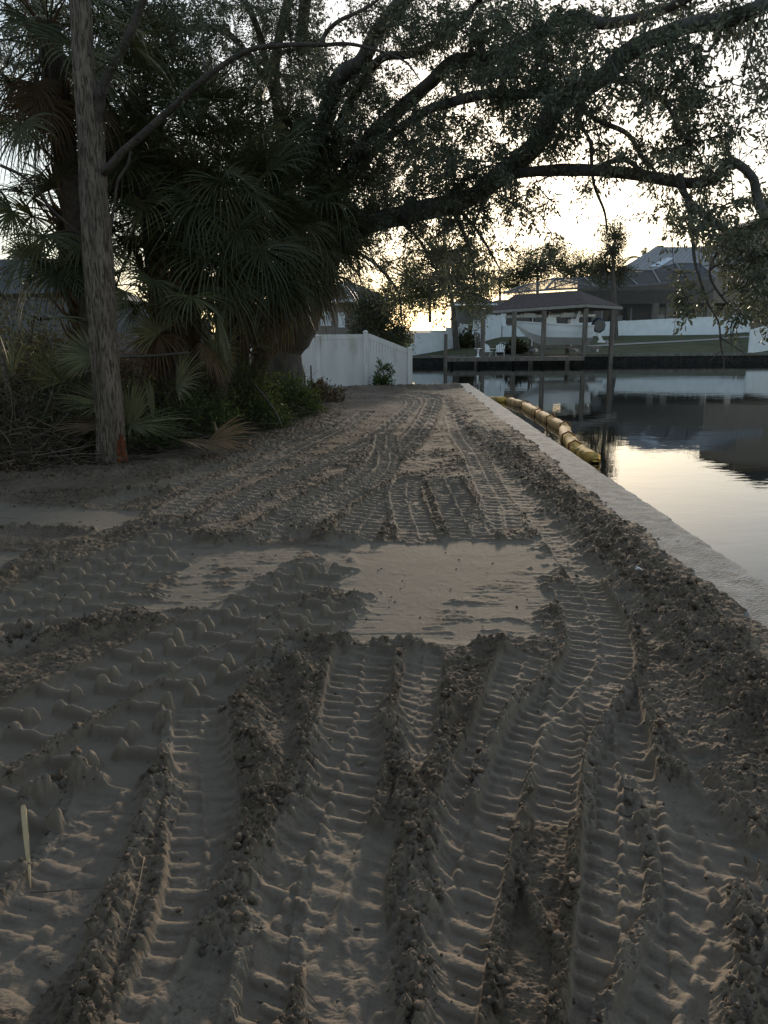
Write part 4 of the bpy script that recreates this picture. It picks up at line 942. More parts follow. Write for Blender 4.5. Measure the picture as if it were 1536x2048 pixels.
# small twigs inside each clump and the leaves along them
k3 = 4; B = np.repeat(CL, k3, 0); off = unit(RNG.normal(size=B.shape)+np.array([0, 0, -.25]))*RNG.uniform(.10, .32, (len(B), 1)); Tp = B+off
link_mesh('twig_ends', sticks_mesh('twig_ends', B, (B+Tp)/2+RNG.normal(size=B.shape)*.03, Tp, .0035, .0015, 3), M_BARK2, oak)
nlv = LEAFN; idx = np.repeat(np.arange(n), nlv); tw = RNG.integers(0, k3, len(idx)); u = RNG.uniform(.1, 1.05, (len(idx), 1))
P = B[idx*k3+tw]+off[idx*k3+tw]*u+RNG.normal(size=(len(idx), 3))*.035
D = unit(off[idx*k3+tw])*.5+RNG.normal(size=P.shape)*.55+np.array([0, 0, -.35])
sz = RNG.uniform(.7, 1.25, len(idx)); rn = np.clip(RNG.random(len(idx))*.6+np.repeat(RNG.random(n), nlv)*.4, 0, 1)
link_mesh('foliage', leaf_mesh('foliage', P, D, .064*sz, .024*sz, rnd=rn), L_OAK, oak)
print('oak clumps', n, 'leaves', len(idx))
# grey moss strands
ms = []
for _ in range(170):
    k = RNG.integers(0, n); p = CL[k]
    ln = RNG.uniform(.25, .8)
    for q in range(7): a = p+RNG.normal(size=3)*.05; ms.append((a, a+np.array([RNG.normal()*.05, RNG.normal()*.05, -ln*.5]), a+np.array([RNG.normal()*.05, RNG.normal()*.05, -ln*RNG.uniform(.7, 1)])))
ms = np.array(ms); link_mesh('moss', sticks_mesh('moss', ms[:, 0], ms[:, 1], ms[:, 2], .006, .002, 3), mat('grey_moss', (.12, .13, .11), (.08, .09, .075), 9, rough=.95), oak)

# ------------------------------------------------------------------ front tree with the torn bark
FB = G(222, 925); FB[2] = h_at(FB[0], FB[1])-.05; fy = FB[1]
ft = empty('slender_oak', FB, 'slender grey barked tree at the brush edge with torn orange bark at its foot', 'tree')
tp = [FB+np.array([0, 0, -.15])]+[W(px, py, fy+dy) for px, py, dy in ((222, 905, 0), (219, 830, 0), (209, 700, .02), (199, 560, .05), (190, 430, .08), (185, 330, .1), (176, 210, .12), (166, 110, .15), (160, 0, .2), (150, -150, .3), (150, -400, .4))]
o, fc, fr = bark_tube('trunk', np.array(tp), [.215, .20, .18, .178, .185, .172, .160, .145, .13, .122, .11, .08], M_BARK, ft, 84, .12, 8, step=.018, seed=5)
LF = []; M_LIMB = mat('limb_bark', (.12, .10, .085), (.07, .058, .05), 9, rough=.95, bump=1, bscale=30, bdist=.03)
def flimb(pts, ra, rb, n=12, step=.03, amp=.10):
    P = WP(pts); rr = np.linspace(ra, rb, len(P)); o, c, r = bark_tube('limb', P, rr, M_LIMB, ft, n, amp, 8, step=step, seed=40+len(LF)); LF.append((c, r))
flimb([(195, 350, fy+.1), (218, 335, fy-.02), (245, 305, fy-.1), (282, 272, fy-.2), (348, 212, fy-.3), (392, 172, fy-.4), (435, 138, fy-.5), (500, 100, fy-.6), (575, 90, fy-.7), (645, 90, fy-.9), (700, 88, fy-1.1), (768, 105, fy-1.3), (812, 125, fy-1.5), (840, 160, fy-1.6)], .058, .006, 18)
flimb([(642, 92, fy-.9), (652, 66, fy-.9), (678, 42, fy-1), (712, 26, fy-1), (745, 8, fy-1), (790, -30, fy-1)], .028, .014, 8)
flimb([(190, 260, fy+.1), (199, 215, fy+.05), (203, 180, fy), (214, 150, fy), (236, 115, fy-.05), (258, 70, fy-.1), (275, 30, fy-.1), (310, -60, fy-.2)], .062, .045, 14)
flimb([(262, 300, fy-.12), (255, 330, fy-.12), (236, 362, fy-.1), (230, 400, fy-.1), (224, 440, fy-.1), (222, 470, fy-.1)], .022, .008, 6)
flimb([(200, 160, fy), (212, 190, fy-.1), (222, 160, fy-.1), (240, 152, fy-.1)], .012, .006, 6)
flimb([(195, 140, fy), (215, 120, fy-.1), (205, 70, fy-.1), (190, 40, fy-.1)], .012, .005, 6)
flimb([(392, 172, fy-.4), (410, 140, fy-.4), (400, 90, fy-.3), (420, 40, fy-.2)], .02, .008, 6)
flimb([(0, 330, fy-.2), (45, 352, fy-.1), (80, 385, fy), (105, 420, fy), (160, 470, fy+.1)], .02, .014, 6)
# torn patch: a ragged sheet of bare wood wrapped round the foot, with splintered rims
def scar(y0, y1, w0, w1, az, name, seed):
    z0, z1 = W(235, y0, fy)[2], W(235, y1, fy)[2]; V = []; nz, na = 40, 14
    for i in range(nz+1):
        z = z0+(z1-z0)*i/nz; k = np.argmin(np.abs(fc[:, 2]-z)); c = fc[k]; r = fr[k]; u = i/nz
        ww = (w0+(w1-w0)*u)*(1-.7*max(0, u-.75)/.25)*(1+.22*fbm(np.array([i*.09]), np.array([seed*1.]), .5, 3, 9)[0])
        for j in range(na+1):
            a = az+(j/na-.5)*ww+.14*fbm(np.array([i*.11]), np.array([3.]), .6, 3, 4)[0]; rr = r*(1.10+.05*math.sin(j*2.3+i*.35)+.035*math.sin(j*5.1+i*.9))
            if j in (0, na): rr = r*.98
            V.append((c[0]+rr*math.cos(a), c[1]+rr*math.sin(a), z))
    i = np.arange(nz)[:, None]*(na+1); j = np.arange(na)[None]
    link_mesh(name, np_mesh(name, V, np.stack([i+j, i+j+1, i+na+2+j, i+na+1+j], -1).reshape(-1, 4)), M_SCAR, ft)
scar(932, 868, .85, .55, -.45, 'torn_bark', 1)

FL = np.vstack([c for c, r in LF]+[fc[-60:]])
cl = FL[RNG.integers(0, len(FL), 60)]+RNG.normal(size=(60, 3))*.09; cl = cl[(project(cl)[1] < 230) & (project(cl)[0] > 215)]
idx = np.repeat(np.arange(len(cl)), 30); P = cl[idx]+RNG.normal(size=(len(idx), 3))*.10
link_mesh('foliage', leaf_mesh('foliage', P, RNG.normal(size=P.shape)+np.array([0, 0, -.3]), RNG.uniform(.04, .07, len(P)), RNG.uniform(.015, .025, len(P))), L_OAK, ft)

# ------------------------------------------------------------------ palms
def fan(base, d, side, up, R, n, span, droop, wid=.030, seed=0, sag=1.0, fold=.35):
    """one costapalmate fan: ribbons (k segments) radiating from base; returns vertices, faces"""
    V = []; Fc = []; ks = 6
    for i in range(n):
        a = (i/(n-1)-.5)*span+RNG.normal()*.02; L = R*(1-.28*abs(a/(span/2))**2)*RNG.uniform(.90, 1.06)
        dr = d*math.cos(a)+side*math.sin(a)+up*fold*abs(math.sin(a))*.6; dr /= np.linalg.norm(dr)
        p = base.copy(); v = dr.copy(); wdir = np.cross(dr, up+RNG.normal(size=3)*.35); wdir /= np.linalg.norm(wdir)+1e-9
        o = len(V); drp = droop*RNG.uniform(.6, 1.5)
        for k in range(ks+1):
            t = k/ks; w = wid*(.35+1.6*t if t < .3 else .83*(1-((t-.3)/.7)**1.4)+.03)
            V.append(p+wdir*w/2); V.append(p-wdir*w/2)
            v = v+np.array([0, 0, -1.0])*drp*(t**1.3)*.42*sag; v = v/np.linalg.norm(v); p = p+v*L/ks
        Fc += [(o+2*k, o+2*k+1, o+2*k+3, o+2*k+2) for k in range(ks)]
    return V, Fc
def palm(loc, crown, name, label, nf=30, R=.85, pet=.9, group='cabbage palms in the brush', emin=-55, emax=75, dead=8, trunk_r=.17, boots=True, droop=1.0, az0=None):
    t = empty(name, loc, label, 'palm', group)
    P = np.array([loc, loc*.66+crown*.34+np.array([.05, 0, 0]), loc*.3+crown*.7, crown]); 
    if np.linalg.norm(crown-loc) > .3: bark_tube('trunk', P, [trunk_r*1.15, trunk_r, trunk_r, trunk_r*.9], M_PALMTRUNK, t, 16, .22, 8, step=.06, seed=int(abs(loc[0])*10))
    for nm, m_, cnt, lo, hi, drp in (('fronds', L_PALM, nf, emin, emax, droop), ('dead_fronds', L_PALMD, dead, -85, -50, 1.6)):
        V = []; Fc = []; rn = []; st = []
        for i in range(cnt):
            az = (i*2.39996+RNG.normal()*.25); u = (i+.5)/cnt; el = math.radians(hi+(lo-hi)*u**.9+RNG.normal()*7)
            d = np.array([math.cos(az)*math.cos(el), math.sin(az)*math.cos(el), math.sin(el)]); Lp = pet*RNG.uniform(.75, 1.15)
            b = crown+np.array([0, 0, RNG.uniform(-.35, .1)])+d*.08; mid = b+d*Lp*.55; e = b+d*Lp+np.array([0, 0, -.22*Lp*math.cos(el)])
            st.append((b, mid, e)); dd = unit(e-mid)+np.array([0, 0, -.25]); dd = dd/np.linalg.norm(dd)
            sd_ = np.cross(dd, [0, 0, 1.0]); sd_ /= np.linalg.norm(sd_)+1e-9; roll = RNG.normal()*.4; up_ = np.cross(sd_, dd)
            sd_, up_ = sd_*math.cos(roll)+up_*math.sin(roll), up_*math.cos(roll)-sd_*math.sin(roll)
            v, f = fan(e, dd, sd_, up_, R*RNG.uniform(.8, 1.12), 34, math.radians(RNG.uniform(200, 270)), drp*RNG.uniform(.6, 1.3))
            o = len(V); V += v; Fc += [tuple(q+o for q in g) for g in f]; rn += [min(1, max(0, RNG.normal()*.18+.45))+(0 if nm else 0)]*len(f)
        if not cnt: continue
        rn = np.clip(np.array(rn)+RNG.normal(size=len(rn))*.08, 0, 1)
        fo = link_mesh(nm, np_mesh(nm, V, Fc, False, rn), m_, t)
        st = np.array(st); link_mesh('petioles' if nm == 'fronds' else 'dead_petioles', sticks_mesh('petioles', st[:, 0], st[:, 1], st[:, 2], .016, .009, 5), M_PETIOLE if nm == 'fronds' else M_TWIG, t)
    if boots:
        n = 60; hgt = crown[2]-loc[2]; A = []; Bm = []; C = []
        for i in range(n):
            u = RNG.uniform(.25, 1); c = loc+(crown-loc)*u; a = RNG.uniform(0, 6.28); o = np.array([math.cos(a), math.sin(a), 0])
            A.append(c+o*trunk_r*.7); Bm.append(c+o*(trunk_r+.08)+np.array([0, 0, .10])); C.append(c+o*(trunk_r+RNG.uniform(.12, .3))+np.array([0, 0, RNG.uniform(.2, .4)]))
        link_mesh('leaf_boots', sticks_mesh('leaf_boots', np.array(A), np.array(Bm), np.array(C), .030, .012, 4), M_BOOT, t)
    return t
M_PALMTRUNK = mat('palm_trunk', (.11, .085, .065), (.06, .045, .035), 9, rough=.95, bump=1, bscale=25)
M_PETIOLE = mat('petiole', (.09, .10, .045), (.12, .10, .05), 5, rough=.6)
M_BOOT = mat('leaf_boot', (.18, .10, .055), (.10, .06, .035), 6, rough=.9)
def PB(px, Y, z=0.0): q = W(px, 800, Y); return np.array([q[0], Y, z])
palm(PB(200, 12.4), W(95, 45, 12.0), 'cabbage_palm', 'tall dark palm at the upper left, its fan leaves hanging beside the slender trunk', 38, .95, 1.0, dead=9)
palm(PB(190, 12.9), W(130, 420, 12.4), 'cabbage_palm', 'palm left of the slender trunk with spiky fans against the pale sky', 28, .80, .75, dead=4)
palm(PB(365, 13.6), W(385, 330, 13.4), 'cabbage_palm', 'palm right of the slender trunk with long drooping fan leaves', 48, 1.1, 1.05, dead=7, droop=.95)
palm(PB(330, 14.4), W(280, 200, 14.2), 'cabbage_palm', 'palm behind the slender trunk with a brown curtain of dead fans', 40, 1.0, 1.0, dead=22, droop=1.3)
palm(PB(420, 14.0), W(470, 440, 13.6), 'cabbage_palm', 'middle palm of the thicket, low crown of hanging green fans', 50, 1.1, 1.0, dead=5, droop=1.3)
palm(PB(485, 15.6), W(590, 440, 15.0), 'cabbage_palm', 'palm in front of the oak trunk with yellowish fans hanging like a skirt', 52, 1.1, .95, dead=10, droop=2.0, emin=-65)
palm(PB(470, 16.2), W(500, 290, 15.8), 'cabbage_palm', 'upper palm of the thicket, its fans reaching the oak limbs', 36, .95, 1.0, dead=3)
palm(PB(560, 20.5), W(650, 370, 16.4), 'cabbage_palm', 'rightmost palm of the thicket, its fans against the oak fork', 34, 1.0, .9, dead=2, droop=1.4)
palm(PB(340, 13.0), W(335, 560, 12.9), 'cabbage_palm', 'short palm clump with fans springing low from many shaggy stems', 24, .8, .8, emin=-10, dead=8, trunk_r=.22)
def frond(p, d, label, name='palmetto_frond', R=.7, pet=.5, m_=None, span=200, droop=.3, up=(0, 0, 1), group=None):
    p = np.array(p, float); d = unit(np.array(d, float)); up = np.array(up, float); s = unit(np.cross(d, up)); up = np.cross(s, d)
    t = empty(name, p, label, 'frond', group); e = p+d*pet; v, f = fan(e, d, s, up, R, 30, math.radians(span), droop, .034, fold=.3)
    link_mesh('blade', np_mesh('blade', v, f, False, np.clip(RNG.normal(size=len(f))*.1+.75, 0, 1)), m_ or L_PALM, t)
    link_mesh('petiole', sticks_mesh('petiole', p[None], (p+e)[None]/2+np.array([[0, 0, .03]]), e[None], .012, .008, 6), M_PETIOLE, t)
frond(W(205, 712, 10.9), (-1, -.25, .12), 'bright green fan leaf pointing left behind the slender trunk', R=.62, pet=.12, span=150, up=(.1, -.8, .5))
frond(W(225, 760, 11.0), (-.5, -.3, -.9), 'small fan leaf hanging down just left of the slender trunk', R=.45, pet=.1, span=90, up=(.1, -1, .2))
frond(W(225, 810, 10.9), (-.9, -.4, .25), 'green fan leaf low on the left of the slender trunk, tips curling up', R=.75, pet=.05, span=110, up=(0, -.5, .8))
frond(W(225, 850, 10.8), (-1, -.3, .05), 'dry fan leaf lying left of the slender trunk foot', R=.85, pet=.05, span=100, m_=L_PALMD, up=(0, -.3, 1))
frond(W(250, 850, 10.9), (1, -.2, .0), 'dark green fan leaf lying right of the slender trunk foot', R=.85, pet=.1, span=130, up=(0, -.3, 1))
frond(W(252, 870, 11.0), (.35, .1, 1), 'upright folded fan leaf just right of the slender trunk', R=.75, pet=.1, span=50, up=(0, -1, 0))
frond(W(310, 850, 11.0), (-.1, .1, 1), 'pale narrow upright leaf blade right of the slender trunk', R=.6, pet=.05, span=14, up=(0, -1, 0), m_=L_PALM)
frond(W(300, 870, 10.7), (1, -.55, -.08), 'long dry fan leaf lying toward the sand right of the trunk foot', R=1.0, pet=.5, span=60, m_=L_PALMD, up=(0, 0, 1))
frond(W(432, 615, 12.3), (.22, -.1, -1), 'long pale folded leaf hanging from the palm thicket', R=.95, pet=.05, span=16, up=(0, -1, .1))
frond(W(70, 560, 11.6), (.1, -.3, .9), 'dark fan leaf rising at the far left in front of the pale wall', R=.5, pet=.3, span=170, up=(0, -1, .2))
frond(W(60, 645, 11.4), (.8, -.4, .1), 'dark arching fan leaf at the far left below the wall', R=.8, pet=.2, span=120, droop=.8)

# ------------------------------------------------------------------ brush, debris and shrubs at the left
def edge_x(y): return np.interp(y, [0, 9, 10.5, 13, 16, 20, 24], [-5.2, -4.9, -3.9, -3.0, -2.3, -2.0, -2.1])
def brush_pts(n, y0, y1, w0, w1):
    y = RNG.uniform(y0, y1, n); x = edge_x(y)-RNG.uniform(w0, w1, n)**1.0; return x, y
def hz(x, y): return ground_height(x, y)[0]
x, y = brush_pts(15000, 9.6, 21, -.1, 4.6); inward = edge_x(y)-x; z = hz(x, y); A = np.stack([x, y, z], 1)
hmax = np.clip(.12+inward*.95, .10, 2.2); Ls = RNG.uniform(.25, 1.3, len(x)); D = unit(np.stack([RNG.normal(size=len(x)), RNG.normal(size=len(x))*.7, np.abs(RNG.normal(size=len(x)))*1.0*np.clip(inward, .15, 1)], 1))
C_ = A+D*Ls[:, None]; A[:, 2] += RNG.uniform(0, 1, len(x))*hmax*.5; C_[:, 2] = np.minimum(C_[:, 2], z+hmax); Mid = (A+C_)/2+RNG.normal(size=A.shape)*.12*Ls[:, None]; Mid[:, 2] = np.maximum(Mid[:, 2], z+.02)
M_STICK = leaf_mat('dry_stems', [(.055, .044, .031), (.13, .108, .076), (.33, .275, .20)], 0, rough=.9)
tag(link_mesh('brush', sticks_mesh('brush', A, Mid, C_, RNG.uniform(.003, .011, len(x)), .0025, 3, RNG.random(len(x))**1.5), M_STICK), 'dense tangle of dry stems, vines and sticks under the palms', 'brush', kind='stuff')
x, y = brush_pts(45000, 9.4, 22, -.25, 4.5); inward = edge_x(y)-x; z = hz(x, y)+RNG.random(len(x))**1.8*np.clip(.02+inward*.6, .015, 1.6)
tag(link_mesh('leaf_litter', leaf_mesh('leaf_litter', np.stack([x, y, z], 1), RNG.normal(size=(len(x), 3))*np.array([1, 1, .45]), RNG.uniform(.04, .10, len(x)), RNG.uniform(.012, .03, len(x))), L_LITTER), 'brown dry leaves caught in the brush along the sand', 'leaves', kind='stuff')
def shrub(px, py, Y, rx, rz, n, label, m_, lw=.075, name='shrub', cat='shrub', group=None, stems=16, z0=None, ry=None):
    b = W(px, py, Y); b[2] = h_at(b[0], b[1]) if z0 is None else z0; t = empty(name, b, label, cat, group); ry = ry or rx*.8
    nc = max(10, n//26); u = unit(RNG.normal(size=(nc, 3))); u[:, 2] = np.abs(u[:, 2])*1.0; rr = RNG.uniform(.35, 1.0, (nc, 1))**.6; c = b+u*rr*np.array([rx, ry, rz])*RNG.uniform(.75, 1.12, (nc, 1))
    A = np.repeat(b[None], nc, 0)+RNG.normal(size=(nc, 3))*np.array([rx*.18, ry*.18, 0]); link_mesh('stems', sticks_mesh('stems', A, (A+c)/2+RNG.normal(size=c.shape)*.05+np.array([0, 0, .05]), c, .008, .003, 4), M_TWIG, t)
    idx = np.repeat(np.arange(nc), n//nc); P = c[idx]+RNG.normal(size=(len(idx), 3))*max(.06, rx*.13); sz = RNG.uniform(.7, 1.25, len(idx))
    D = (P-b)/np.array([rx, ry, rz])*.6+RNG.normal(size=P.shape)*.55+np.array([0, 0, .1]); link_mesh('foliage', leaf_mesh('foliage', P, D, lw*sz, lw*.36*sz), m_, t); return t
shrub(768, 774, 24.6, .38, .72, 900, 'small round shrub growing against the sloping white fence panel', L_SHRUB, .10)
G3 = 'shrubs along the edge of the brush'
shrub(575, 800, 16.6, .75, 1.0, 3200, 'leafy green shrub at the foot of the oak trunk beside the sand', L_SHRUB, .085, group=G3)
shrub(480, 800, 15.2, .8, 1.1, 3000, 'yellowish green shrub below the hanging pale palm leaf', L_SHRUB, .085, group=G3)
shrub(420, 790, 14.6, .6, 1.3, 1500, 'thin tall shrub among the shaggy palm stems', L_OLIVE, .08, group=G3)
shrub(640, 790, 19.5, .55, .45, 900, 'low reddish brown ferny clump beside the near fence', L_LITTER, .12, group=G3)
shrub(20, 850, 12.2, 1.2, 1.6, 4200, 'dark olive shrub at the far left edge of the brush', L_OLIVE, .07, group=G3)
shrub(120, 860, 12.0, .8, 1.1, 2400, 'dark tangled shrub left of the slender trunk', L_OLIVE, .07, group=G3)
shrub(300, 850, 12.6, .9, 1.1, 2600, 'low dark shrub right of the slender trunk', L_OLIVE, .07, group=G3)
shrub(10, 620, 13.5, 1.0, 2.9, 1800, 'tall wispy shrub at the left edge against the pale sky', L_OAK, .06, group=G3, z0=.2)
shrub(380, 850, 13.2, .9, 1.2, 2600, 'tangled shrub in front of the shaggy palm stems', L_OLIVE, .07, group=G3)
shrub(470, 760, 14.6, .9, 1.7, 2600, 'tall loose shrub between the palms and the oak trunk', L_OLIVE, .08, group=G3)
for i, (px, py, Y, dx, dz, rr_, lb) in enumerate(((330, 800, 11.8, .6, .5, .8, 'green fan leaf leaning right over the brush between trunk and palms'), (380, 880, 11.4, 1, -.02, .9, 'dry fan leaf flat on the brush edge below the palm stems'),
        (130, 900, 10.7, -1, .0, .8, 'dry fan leaf at the brush edge, lower left'), (60, 780, 11.5, -.5, .6, .8, 'green fan leaf rising from the left brush'), (140, 800, 11.6, -.2, .9, .8, 'green fan leaf standing behind the slender trunk on the left'),
        (420, 740, 12.6, .5, .7, .8, 'green fan leaf springing right from the palm stems'), (340, 700, 12.4, -.5, .8, .8, 'green fan leaf springing left from the palm stems'), (500, 720, 14.4, .3, .7, .8, 'fan leaf standing left of the oak trunk'))):
    frond(W(px, py, Y), (dx, -.35, dz), lb, R=rr_, pet=.3, span=RNG.uniform(120, 200), m_=L_PALMD if 'dry' in lb else L_PALM, up=(.1, -.6, .6), droop=.6)
for px, py, Y, rx, rz, n_, lb in ((290, 880, 11.6, .7, .5, 1500, 'low green weeds right of the slender trunk foot'), (150, 890, 11.2, .8, .55, 1700, 'low green weeds left of the slender trunk foot'), (30, 880, 11.2, .9, .8, 2000, 'low green weeds at the far left of the brush edge'), (400, 860, 12.6, .8, .8, 2000, 'green bush below the palm stems at the brush edge'), (520, 830, 14.2, .7, .6, 1600, 'green bush between the bare pole and the sand')):
    shrub(px, py, Y, rx, rz, n_, lb, L_SHRUB, .07, group=G3)
shrub(40, 640, 14.5, 1.3, 2.5, 4200, 'dark leafy thicket hiding the low house at the far left', L_FAR, .09, group=G3, z0=.1)
# stick leaning in the brush

def branch_thing(pts, r0_, r1_, name, label, cat, m_, n=8, group=None):
    P = np.array(pts, float); c = catmull(P, 8); s = MB(); s.tube(c, np.linspace(r0_, r1_, len(c)), n, rough=.12, seed=len(P)); o = s.build(name, m_, smooth=True); return tag(o, label, cat, group)
branch_thing(WP([(190, 716, 11.2), (300, 712, 11.1), (378, 705, 11.1)]), .024, .015, 'dead_branch', 'straight grey branch lying level across the brush behind the slender trunk', 'branch', M_TWIG)
branch_thing(WP([(505, 765, 14.2), (545, 815, 13.6), (562, 848, 13.2)]), .022, .018, 'dead_branch', 'bare pole leaning down in front of the green shrubs', 'branch', M_TWIG)
branch_thing(WP([(430, 890, 11.8), (434, 868, 11.9), (428, 845, 12)]), .035, .02, 'broken_stump', 'pale broken stump at the edge of the brush, right of the slender trunk', 'stump', mat('split_wood', (.30, .22, .14), (.16, .11, .07), 9, rough=.9))
branch_thing(WP([(0, 700, 11.4), (18, 800, 11.2), (14, 860, 11.1)]), .045, .06, 'thin_dead_tree', 'mossy thin trunk at the far left edge of the brush', 'trunk', M_BARK)
for i, (px, pt) in enumerate(((623, 731), (610, 745))):
    q = W(px, 775, 24.2); s = MB(); zt = W(px, pt, 24.2)[2]; s.box((q[0]-.02, 24.18, -.1), (q[0]+.02, 24.22, zt)); o = s.build('wooden_stake', M_DARK)
    tag(o, ('dark thin stake before the near fence, taller one' if i == 0 else 'dark thin stake before the near fence, shorter one'), 'stake', 'stakes before the near fence')

# ------------------------------------------------------------------ trees beyond
def far_tree(label, px, pyb, Y, crown, n, m_=None, leaf=.3, fine=.62, zb=None, tr=.25, lean=0, name='far_tree', group='trees beyond the water'):
    """crown: list of (px, py, radius_x px, radius_y px) lobes"""
    b = W(px, pyb, Y); 
    if zb is not None: b[2] = zb
    n = int(n*2.6); leaf *= fine; t = empty(name, b, label, 'tree', group); s = Y/FPX; cc = []; C = []; R = []
    for (cx, cy, rx, ry) in crown: C.append(W(cx, cy, Y+RNG.uniform(-1, 1)*rx*s*.5)); R.append((rx*s, rx*s*.8, ry*s))
    C = np.array(C); R = np.array(R); top = C[0]
    bark_tube('trunk', np.array([b-np.array([0, 0, .3]), b*.6+top*.4+np.array([lean, 0, 0]), top]), [tr, tr*.8, tr*.4], M_BARK2 if m_ is not None else M_BARK2, t, 9, .1, 6)
    vol = R.prod(1)**(2/3); vol /= vol.sum(); P = []; A = []
    for c, r, v in zip(C, R, vol):
        k = max(6, int(n*v/24)); u = unit(RNG.normal(size=(k, 3)))*RNG.uniform(.2, 1, (k, 1))**.5; q = c+u*r; P.append(q); A.append(np.repeat((c*.7+top*.3)[None], k, 0))
    P = np.vstack(P); A = np.vstack(A); link_mesh('branches', sticks_mesh('branches', A, (A+P)/2+RNG.normal(size=P.shape)*.15, P, tr*.16, tr*.05, 4), M_BARK2, t)
    idx = np.repeat(np.arange(len(P)), 24); Q = P[idx]+RNG.normal(size=(len(idx), 3))*leaf*1.5; sz = RNG.uniform(.6, 1.3, len(idx))
    link_mesh('foliage', leaf_mesh('foliage', Q, RNG.normal(size=Q.shape)+np.array([0, 0, -.2]), leaf*sz, leaf*.45*sz, rnd=np.clip(np.repeat(RNG.random(len(P)), 24)*.6+RNG.random(len(idx))*.4, 0, 1)), m_ or L_FAR, t)
    return t
far_tree('weeping oak on the far lawn before the stepped white fence', 914, 696, 71, [(900, 560, 90, 60), (840, 590, 55, 60), (950, 600, 42, 45), (880, 500, 80, 50), (800, 560, 50, 60), (940, 530, 50, 50)], 7500, L_OLIVE, .26, tr=.3)
far_tree('dark bushy tree behind the near fence at the left of the canal', 760, 700, 44, [(765, 640, 45, 40), (800, 665, 28, 30), (720, 660, 30, 30), (735, 610, 50, 35)], 3600, L_FAR, .2, zb=-.1, tr=.2)
far_tree('dark green hedge tree at the corner of the canal beyond the fence', 795, 712, 58, [(800, 690, 26, 22), (780, 670, 26, 28)], 1300, L_SHRUB, .2, zb=-.1, tr=.15)
far_tree('round tree directly behind the boathouse roof', 1075, 640, 100, [(1075, 530, 75, 38), (1040, 555, 50, 30), (1110, 510, 40, 35)], 3600, L_FAR, .36)
far_tree('broad dark tree right behind the arched pool enclosure bars', 1160, 640, 108, [(1160, 530, 50, 35), (1190, 545, 45, 32), (1130, 545, 45, 30)], 2800, L_FAR, .36)
far_tree('tall narrow tree with pale stem standing at the right of the boathouse', 1231, 690, 79, [(1225, 500, 36, 42), (1232, 465, 24, 30), (1205, 545, 34, 30), (1245, 550, 26, 24)], 2600, L_FAR, .28, tr=.34)
far_tree('tree at the left horizon behind the boathouse eaves', 1000, 640, 112, [(1000, 560, 40, 30), (965, 575, 40, 30), (1030, 575, 40, 22)], 2200, L_OLIVE, .36)
far_tree('low dark trees beyond the roofs at the far left of the canal', 860, 640, 120, [(860, 590, 80, 30), (780, 600, 60, 30), (700, 590, 60, 34)], 3200, L_OLIVE, .4)
far_tree('tree at the far right beyond the tan house', 1560, 660, 118, [(1560, 500, 90, 60), (1460, 500, 60, 30)], 3000, L_FAR, .4)
# feathery palm behind the metal roof
b = W(1290, 640, 110); t = empty('feather_palm', b, 'feathery palm showing above the metal roof of the tan house', 'palm'); cr = W(1290, 520, 110)
bark_tube('trunk', np.array([b, (b+cr)/2, cr]), [.25, .2, .18], M_BARK2, t, 8, .1, 5)
V = []; Fc = []
for i in range(16):
    az = i*2.4; el = RNG.uniform(.1, 1.2); d = np.array([math.cos(az)*math.cos(el), math.sin(az)*math.cos(el), math.sin(el)]); p = cr.copy(); v = d.copy()
    for k in range(16):
        v = v+np.array([0, 0, -.11]); v /= np.linalg.norm(v); p2 = p+v*.24; s_ = unit(np.cross(v, [0, 0, 1.]))
        for sg in (-1, 1):
            e = p2+s_*sg*.55*(1-.4*k/16)+v*.3+np.array([0, 0, -.25]); o = len(V); V += [p, p2, e+v*.02, e]; Fc.append((o, o+1, o+2, o+3))
        p = p2
link_mesh('fronds', np_mesh('fronds', V, Fc, False, RNG.random(len(Fc))), L_OLIVE, t)
b = W(836, 872, 69); 
shrub(935, 702, 73, 1.5, 1.7, 900, 'clump of dark ornamental grass before the stepped far fence', L_FAR, .5, name='grass_clump', cat='shrub', z0=.3)
q = W(1022, 700, 66.6); shrub(1022, 700, 67.5, .9, 1.1, 260, 'small spiky palm bush on the far lawn beside the boathouse posts', L_FAR, .7, name='palm_bush', cat='shrub', z0=.1)

